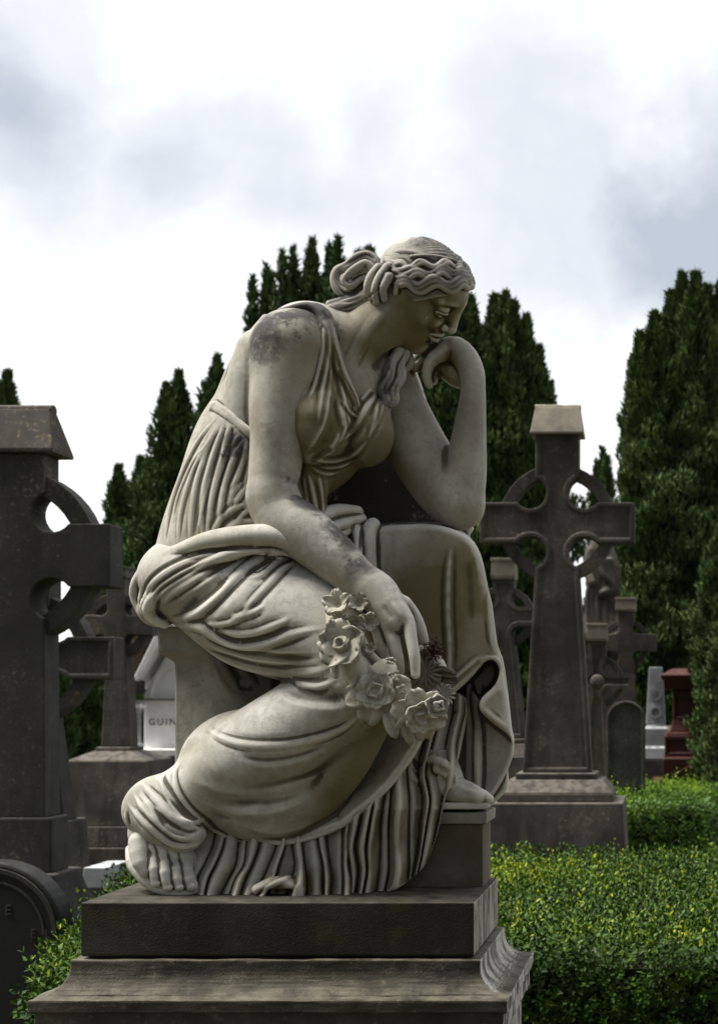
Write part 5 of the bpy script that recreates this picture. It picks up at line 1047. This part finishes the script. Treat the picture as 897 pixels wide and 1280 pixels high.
# hanging cloth between seat and thigh; the hollow's shade is painted into its stone
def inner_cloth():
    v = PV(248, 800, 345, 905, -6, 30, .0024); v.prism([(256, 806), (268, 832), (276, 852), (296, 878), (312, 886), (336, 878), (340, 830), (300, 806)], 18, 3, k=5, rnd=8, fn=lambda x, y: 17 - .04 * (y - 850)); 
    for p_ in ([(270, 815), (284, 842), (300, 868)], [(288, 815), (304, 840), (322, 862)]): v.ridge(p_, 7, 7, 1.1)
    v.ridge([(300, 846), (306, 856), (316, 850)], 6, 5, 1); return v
vmesh('inner_cloth', [inner_cloth()], carved('shade_dark_stone', (.12, .11, .09), (.06, .055, .035), GRIME, .4, .8, .8), stat, STATUE_ORG)
# ---------------------------------------------------------------- flower garland
M_FLOWER = carved('weathered_stone_flowers', (.52, .50, .42), (.17, .15, .09), GRIME, .1, .3, .45)
M_FLOWER_D = carved('dark_stone_flowers', (.16, .145, .11), (.08, .07, .045), GRIME, .4, .8, .8)
def surf_w(px, py):
    d, ok = VMANT.cast(np.array([px]), np.array([py])); return float(d[0]) if ok[0] else 2.86
def petal(L, W, tilt0, tilt1, cup, az, r0, th, z0=0, ruffle=0., seed=0, nu=6, nv=8, tipp=1.0):
    """closed thick petal in flower coordinates (axis +Z)"""
    rg = random.Random(seed); V = []; p1 = rg.uniform(0, 6)
    cl = []; r, z = r0, z0
    for j in range(nv + 1):
        v = j / nv; t = tilt0 + (tilt1 - tilt0) * v ** 1.3; cl.append((r, z, t)); r += L / nv * math.cos(t); z += L / nv * math.sin(t)
    def pt(u, j, off):
        r, z, t = cl[j]; v = j / nv; w = W * (math.sin(math.pi * min(1, .12 + v * .80)) ** .55) * (1 if v < .9 else tipp); c = cup * u * u * W
        rr = r - math.sin(t) * (c + off) - (0), z + math.cos(t) * (c + off) + ruffle * math.sin(u * 5 + p1) * v * v * W
        x, y, zz = rr[0], u * w, rr[1]; return (x * math.cos(az) - y * math.sin(az), x * math.sin(az) + y * math.cos(az), zz)
    n1 = nu + 1
    for off in (0, th):
        for j in range(nv + 1):
            for i in range(n1): V.append(pt(-1 + 2 * i / nu, j, off * (1 - .6 * abs(-1 + 2 * i / nu) ** 3)))
    N_ = n1 * (nv + 1); Fc = []
    for j in range(nv):
        for i in range(nu): a = j * n1 + i; Fc += [(a, a + n1, a + n1 + 1, a + 1), (N_ + a, N_ + a + 1, N_ + a + n1 + 1, N_ + a + n1)]
    for j in range(nv):
        for i, s_ in ((0, 1), (nu, 0)): a = j * n1 + i; q = (a, a + N_, a + N_ + n1, a + n1); Fc.append(q if not s_ else q[::-1])
    for i in range(nu):
        for j, s_ in ((0, 0), (nv, 1)): a = j * n1 + i; q = (a, a + 1, a + 1 + N_, a + N_); Fc.append(q if not s_ else q[::-1])
    return V, Fc
def flower(name, px, py, R, kind, ax=(0, -1, .2), lift=.012, mat=None, seed=0, d=None, parent=None, spin=0.):
    """R in photo pixels; kinds: open, rose, bud, daisy, bell, leaf"""
    d = (surf_w(px, py) if d is None else d) - lift; u = d / FPX; R = R * u * 1.22; axis = np.array(ax, float); axis /= np.linalg.norm(axis); X = np.cross([0, 0, 1.], axis); X /= np.linalg.norm(X); Y = np.cross(axis, X); o = np.array(P(px, py, d)); m = MB()
    def put(V, Fc): m.add([tuple(o + X * x + Y * y + axis * z) for x, y, z in V], Fc)
    def ball(c, r, fl=1.): 
        k = MB(); k.lathe(c, [(r * math.sin(a), -r * fl * math.cos(a)) for a in np.linspace(.15, math.pi - .15, 7)], 12); put(k.v, k.f)
    th = R * .27; rg = random.Random(seed)
    if kind == 'open':
        for k in range(5): put(*petal(R * 1.0, R * .60, .35 + rg.uniform(-.15, .3), -.15 + rg.uniform(-.2, .6), .55, spin + k * 1.2566 + rg.uniform(-.1, .1), R * .08, th, seed=seed + k, ruffle=.15, tipp=.8))
        for k in range(3): put(*petal(R * .55, R * .36, 1.0, .7, .7, spin + .5 + k * 2.09, R * .03, th, z0=R * .1, seed=seed + 9 + k))
    elif kind == 'rose':
        for k in range(6): put(*petal(R * .92, R * .52, .45 + rg.uniform(-.1, .1), -.55 + rg.uniform(-.2, .2), .4, spin + k * 1.047, R * .12, th, seed=seed + k, ruffle=.12, tipp=.85))
        for k in range(5): put(*petal(R * .70, R * .46, 1.0, -.1, .6, spin + .6 + k * 1.2566, R * .10, th, z0=R * .12, seed=seed + 20 + k, tipp=.85))
        for k in range(4): put(*petal(R * .52, R * .36, 1.35, .6, .9, spin + .3 + k * 1.57, R * .13, th, z0=R * .2, seed=seed + 30 + k))
        for k in range(2): put(*petal(R * .42, R * .22, 1.5, 1.3, 1.1, spin + k * 3.1, R * .09, th, z0=R * .28, seed=seed + 40 + k))
    elif kind == 'bud':
        for k in range(5): put(*petal(R * 1.1, R * .58, .55, .35 + rg.uniform(0, .4), .6, spin + k * 1.2566, R * .1, th, seed=seed + k, tipp=.75))
        for k in range(4): put(*petal(R * 1.15, R * .50, 1.15, 1.25 + rg.uniform(0, .3), .8, spin + .7 + k * 1.57, R * .14, th, seed=seed + 10 + k, tipp=.7))
        for k in range(3): put(*petal(R * 1.05, R * .32, 1.5, 1.7, .9, spin + k * 2.09, R * .12, th, seed=seed + 20 + k, tipp=.6))
    elif kind == 'daisy':
        for k in range(15): put(*petal(R * .95, R * .155, .25 + rg.uniform(-.1, .1), .0, -.25, spin + k * 2 * math.pi / 15, R * .16, th * .8, seed=seed + k, nu=3, nv=5, tipp=.8))
        ball((0, 0, R * .12), R * .24, .7)
        for k in range(9): ball((R * .2 * math.cos(k * .7), R * .2 * math.sin(k * .7), R * .22), R * .06)
    elif kind == 'bell':
        for k in range(5): put(*petal(R * 1.1, R * .45, 1.1, .2, .6, spin + k * 1.2566, R * .16, th, seed=seed + k, ruffle=.2, tipp=.8))
        ball((0, 0, R * .35), R * .17)
    elif kind == 'leaf':
        put(*petal(R * 2, R * .52, .25, -.25, .35, spin, 0, th, seed=seed, tipp=.35)); put(*petal(R * 1.9, R * .05, .35, -.2, 0, spin, 0, th * 1.6, z0=R * .06, nu=2, seed=seed, tipp=.4))
    elif kind == 'berries':
        for k in range(7): a = k * .9; rr = R * (.2 + .5 * rg.random()); ball((rr * math.cos(a), rr * math.sin(a), R * .2 * rg.random()), R * rg.uniform(.2, .32))
    ob = m.build(name, mat or M_FLOWER, parent, 0); ob.data.polygons.foreach_set('use_smooth', np.ones(len(ob.data.polygons), bool))
    L = garl_o; ob.data.transform(__import__('mathutils').Matrix.Translation((-L[0], -L[1], -L[2]))); return ob
garl_o = STATUE_ORG
def garland_core():
    v = PV(398, 735, 585, 925, -22, 24, .0022)
    def T_(pts): v.T([(x, y, (surf_w(x, y) - DS) * 100 - lift, r * 1.25) for x, y, r, lift in pts], 4)
    T_([(418, 768, 9, .3), (424, 790, 12, .6), (436, 822, 14, .8), (456, 850, 15, .9), (484, 876, 16, 1.)]); v.T([(484, 876, -4, 18), (515, 890, -2, 22), (540, 882, 2, 18), (552, 864, 5, 11), (546, 835, 6, 12), (530, 815, 6, 10)], 4)
    v.T([(450, 790, -3, 3.5), (462, 815, -4, 4), (482, 835, -4, 4.5), (500, 852, -3.6, 4.5)], 2); return v
vg = garland_core(); Vg, Qg = vg.mesh()
garl = mesh_np('flower_garland', Vg, Qg, M_FLOWER, stat, STATUE_ORG, smooth=True, attr={'cavity': vg.cav})
FL = [('flower', 427, 762, 17, 'bell', (-.2, -1, .5), .5), ('flower', 446, 757, 12, 'bell', (.3, -1, .3), 1.2), ('flower', 444, 778, 12, 'bell', (.2, -1, -.2), 2.), ('flower', 457, 778, 12, 'bell', (.5, -1, 0), 0), ('flower', 424, 776, 9, 'daisy', (-.1, -1, -.1), .3),
      ('open_flower', 432, 808, 25, 'open', (-.15, -1, .15), .4), ('rose', 474, 866, 29, 'rose', (.0, -1, .1), .2), ('peony', 522, 890, 25, 'rose', (.40, -1, -.35), .8), ('leaf', 452, 838, 10, 'leaf', (0, -1, .2), -1.9), ('leaf', 418, 828, 9, 'leaf', (0, -1, .2), -1.4),
      ('leaf', 484, 892, 13, 'leaf', (0, -1, -.1), -1.2), ('leaf', 505, 905, 11, 'leaf', (.2, -1, -.4), -1.2), ('peony_bud', 541, 884, 14, 'bud', (.7, -1, .1), .3), ('bud', 462, 812, 7, 'bell', (.2, -1, .2), 0), ('bud', 478, 832, 8, 'bell', (.4, -1, .2), 1), ('bud', 492, 845, 8, 'berries', (.2, -1, .1), 1), ('bud', 500, 862, 8, 'berries', (.2, -1, .1), 2), ('bud', 488, 826, 6, 'berries', (.2, -1, .1), 3)]
for i_, (nm, x_, y_, r_, kd, ax_, sp_) in enumerate(FL):
    dd_ = None if x_ < 480 and y_ < 870 else DS - .045
    if (x_, y_) == (522, 890): dd_ = DS - .03
    flower(nm, x_, y_, r_, kd, ax_, .028 if kd in ('rose', 'open') else .026, M_FLOWER, 7 * i_, dd_, garl, sp_)
flower('daisy', 531, 842, 16, 'daisy', (.1, -1, .25), 0, M_FLOWER_D, 91, DS + .005, garl, .2); flower('daisy', 553, 868, 12, 'daisy', (.3, -1, -.1), 0, M_FLOWER, 92, DS + .02, garl, .1)
flower('leaf', 545, 838, 11, 'leaf', (0, -1, .3), 0, M_FLOWER_D, 93, DS + .02, garl, -.3); flower('leaf', 552, 850, 9, 'leaf', (0, -1, .3), 0, M_FLOWER_D, 94, DS + .02, garl, -.1); flower('bud', 533, 822, 8, 'bell', (-.2, -1, .2), 0, M_FLOWER_D, 95, DS + .02, garl, 0)
# rusty dry tuft caught under the fingers
rg = np.random.default_rng(3); n = 150; c0 = np.array(P(541, 815, DS + .02)); C_ = c0 + rg.normal(0, 1, (n, 3)) * [.007, .007, .007]; U_ = rg.normal(0, 1, (n, 3)) + [0, -.4, .2]
V_, F_, G_ = sprigs(C_, U_, .010, rg, pairs=2, lw=.28, stem=1.2); tf = mesh_np('dry_tuft', V_, F_, flat_mat('rusty_dry_plant', (.05, .024, .016)), None, c0, loc=tuple(c0)); tag(tf, 'small rust-brown dry plant tuft under the statue fingertips', 'dry plant')
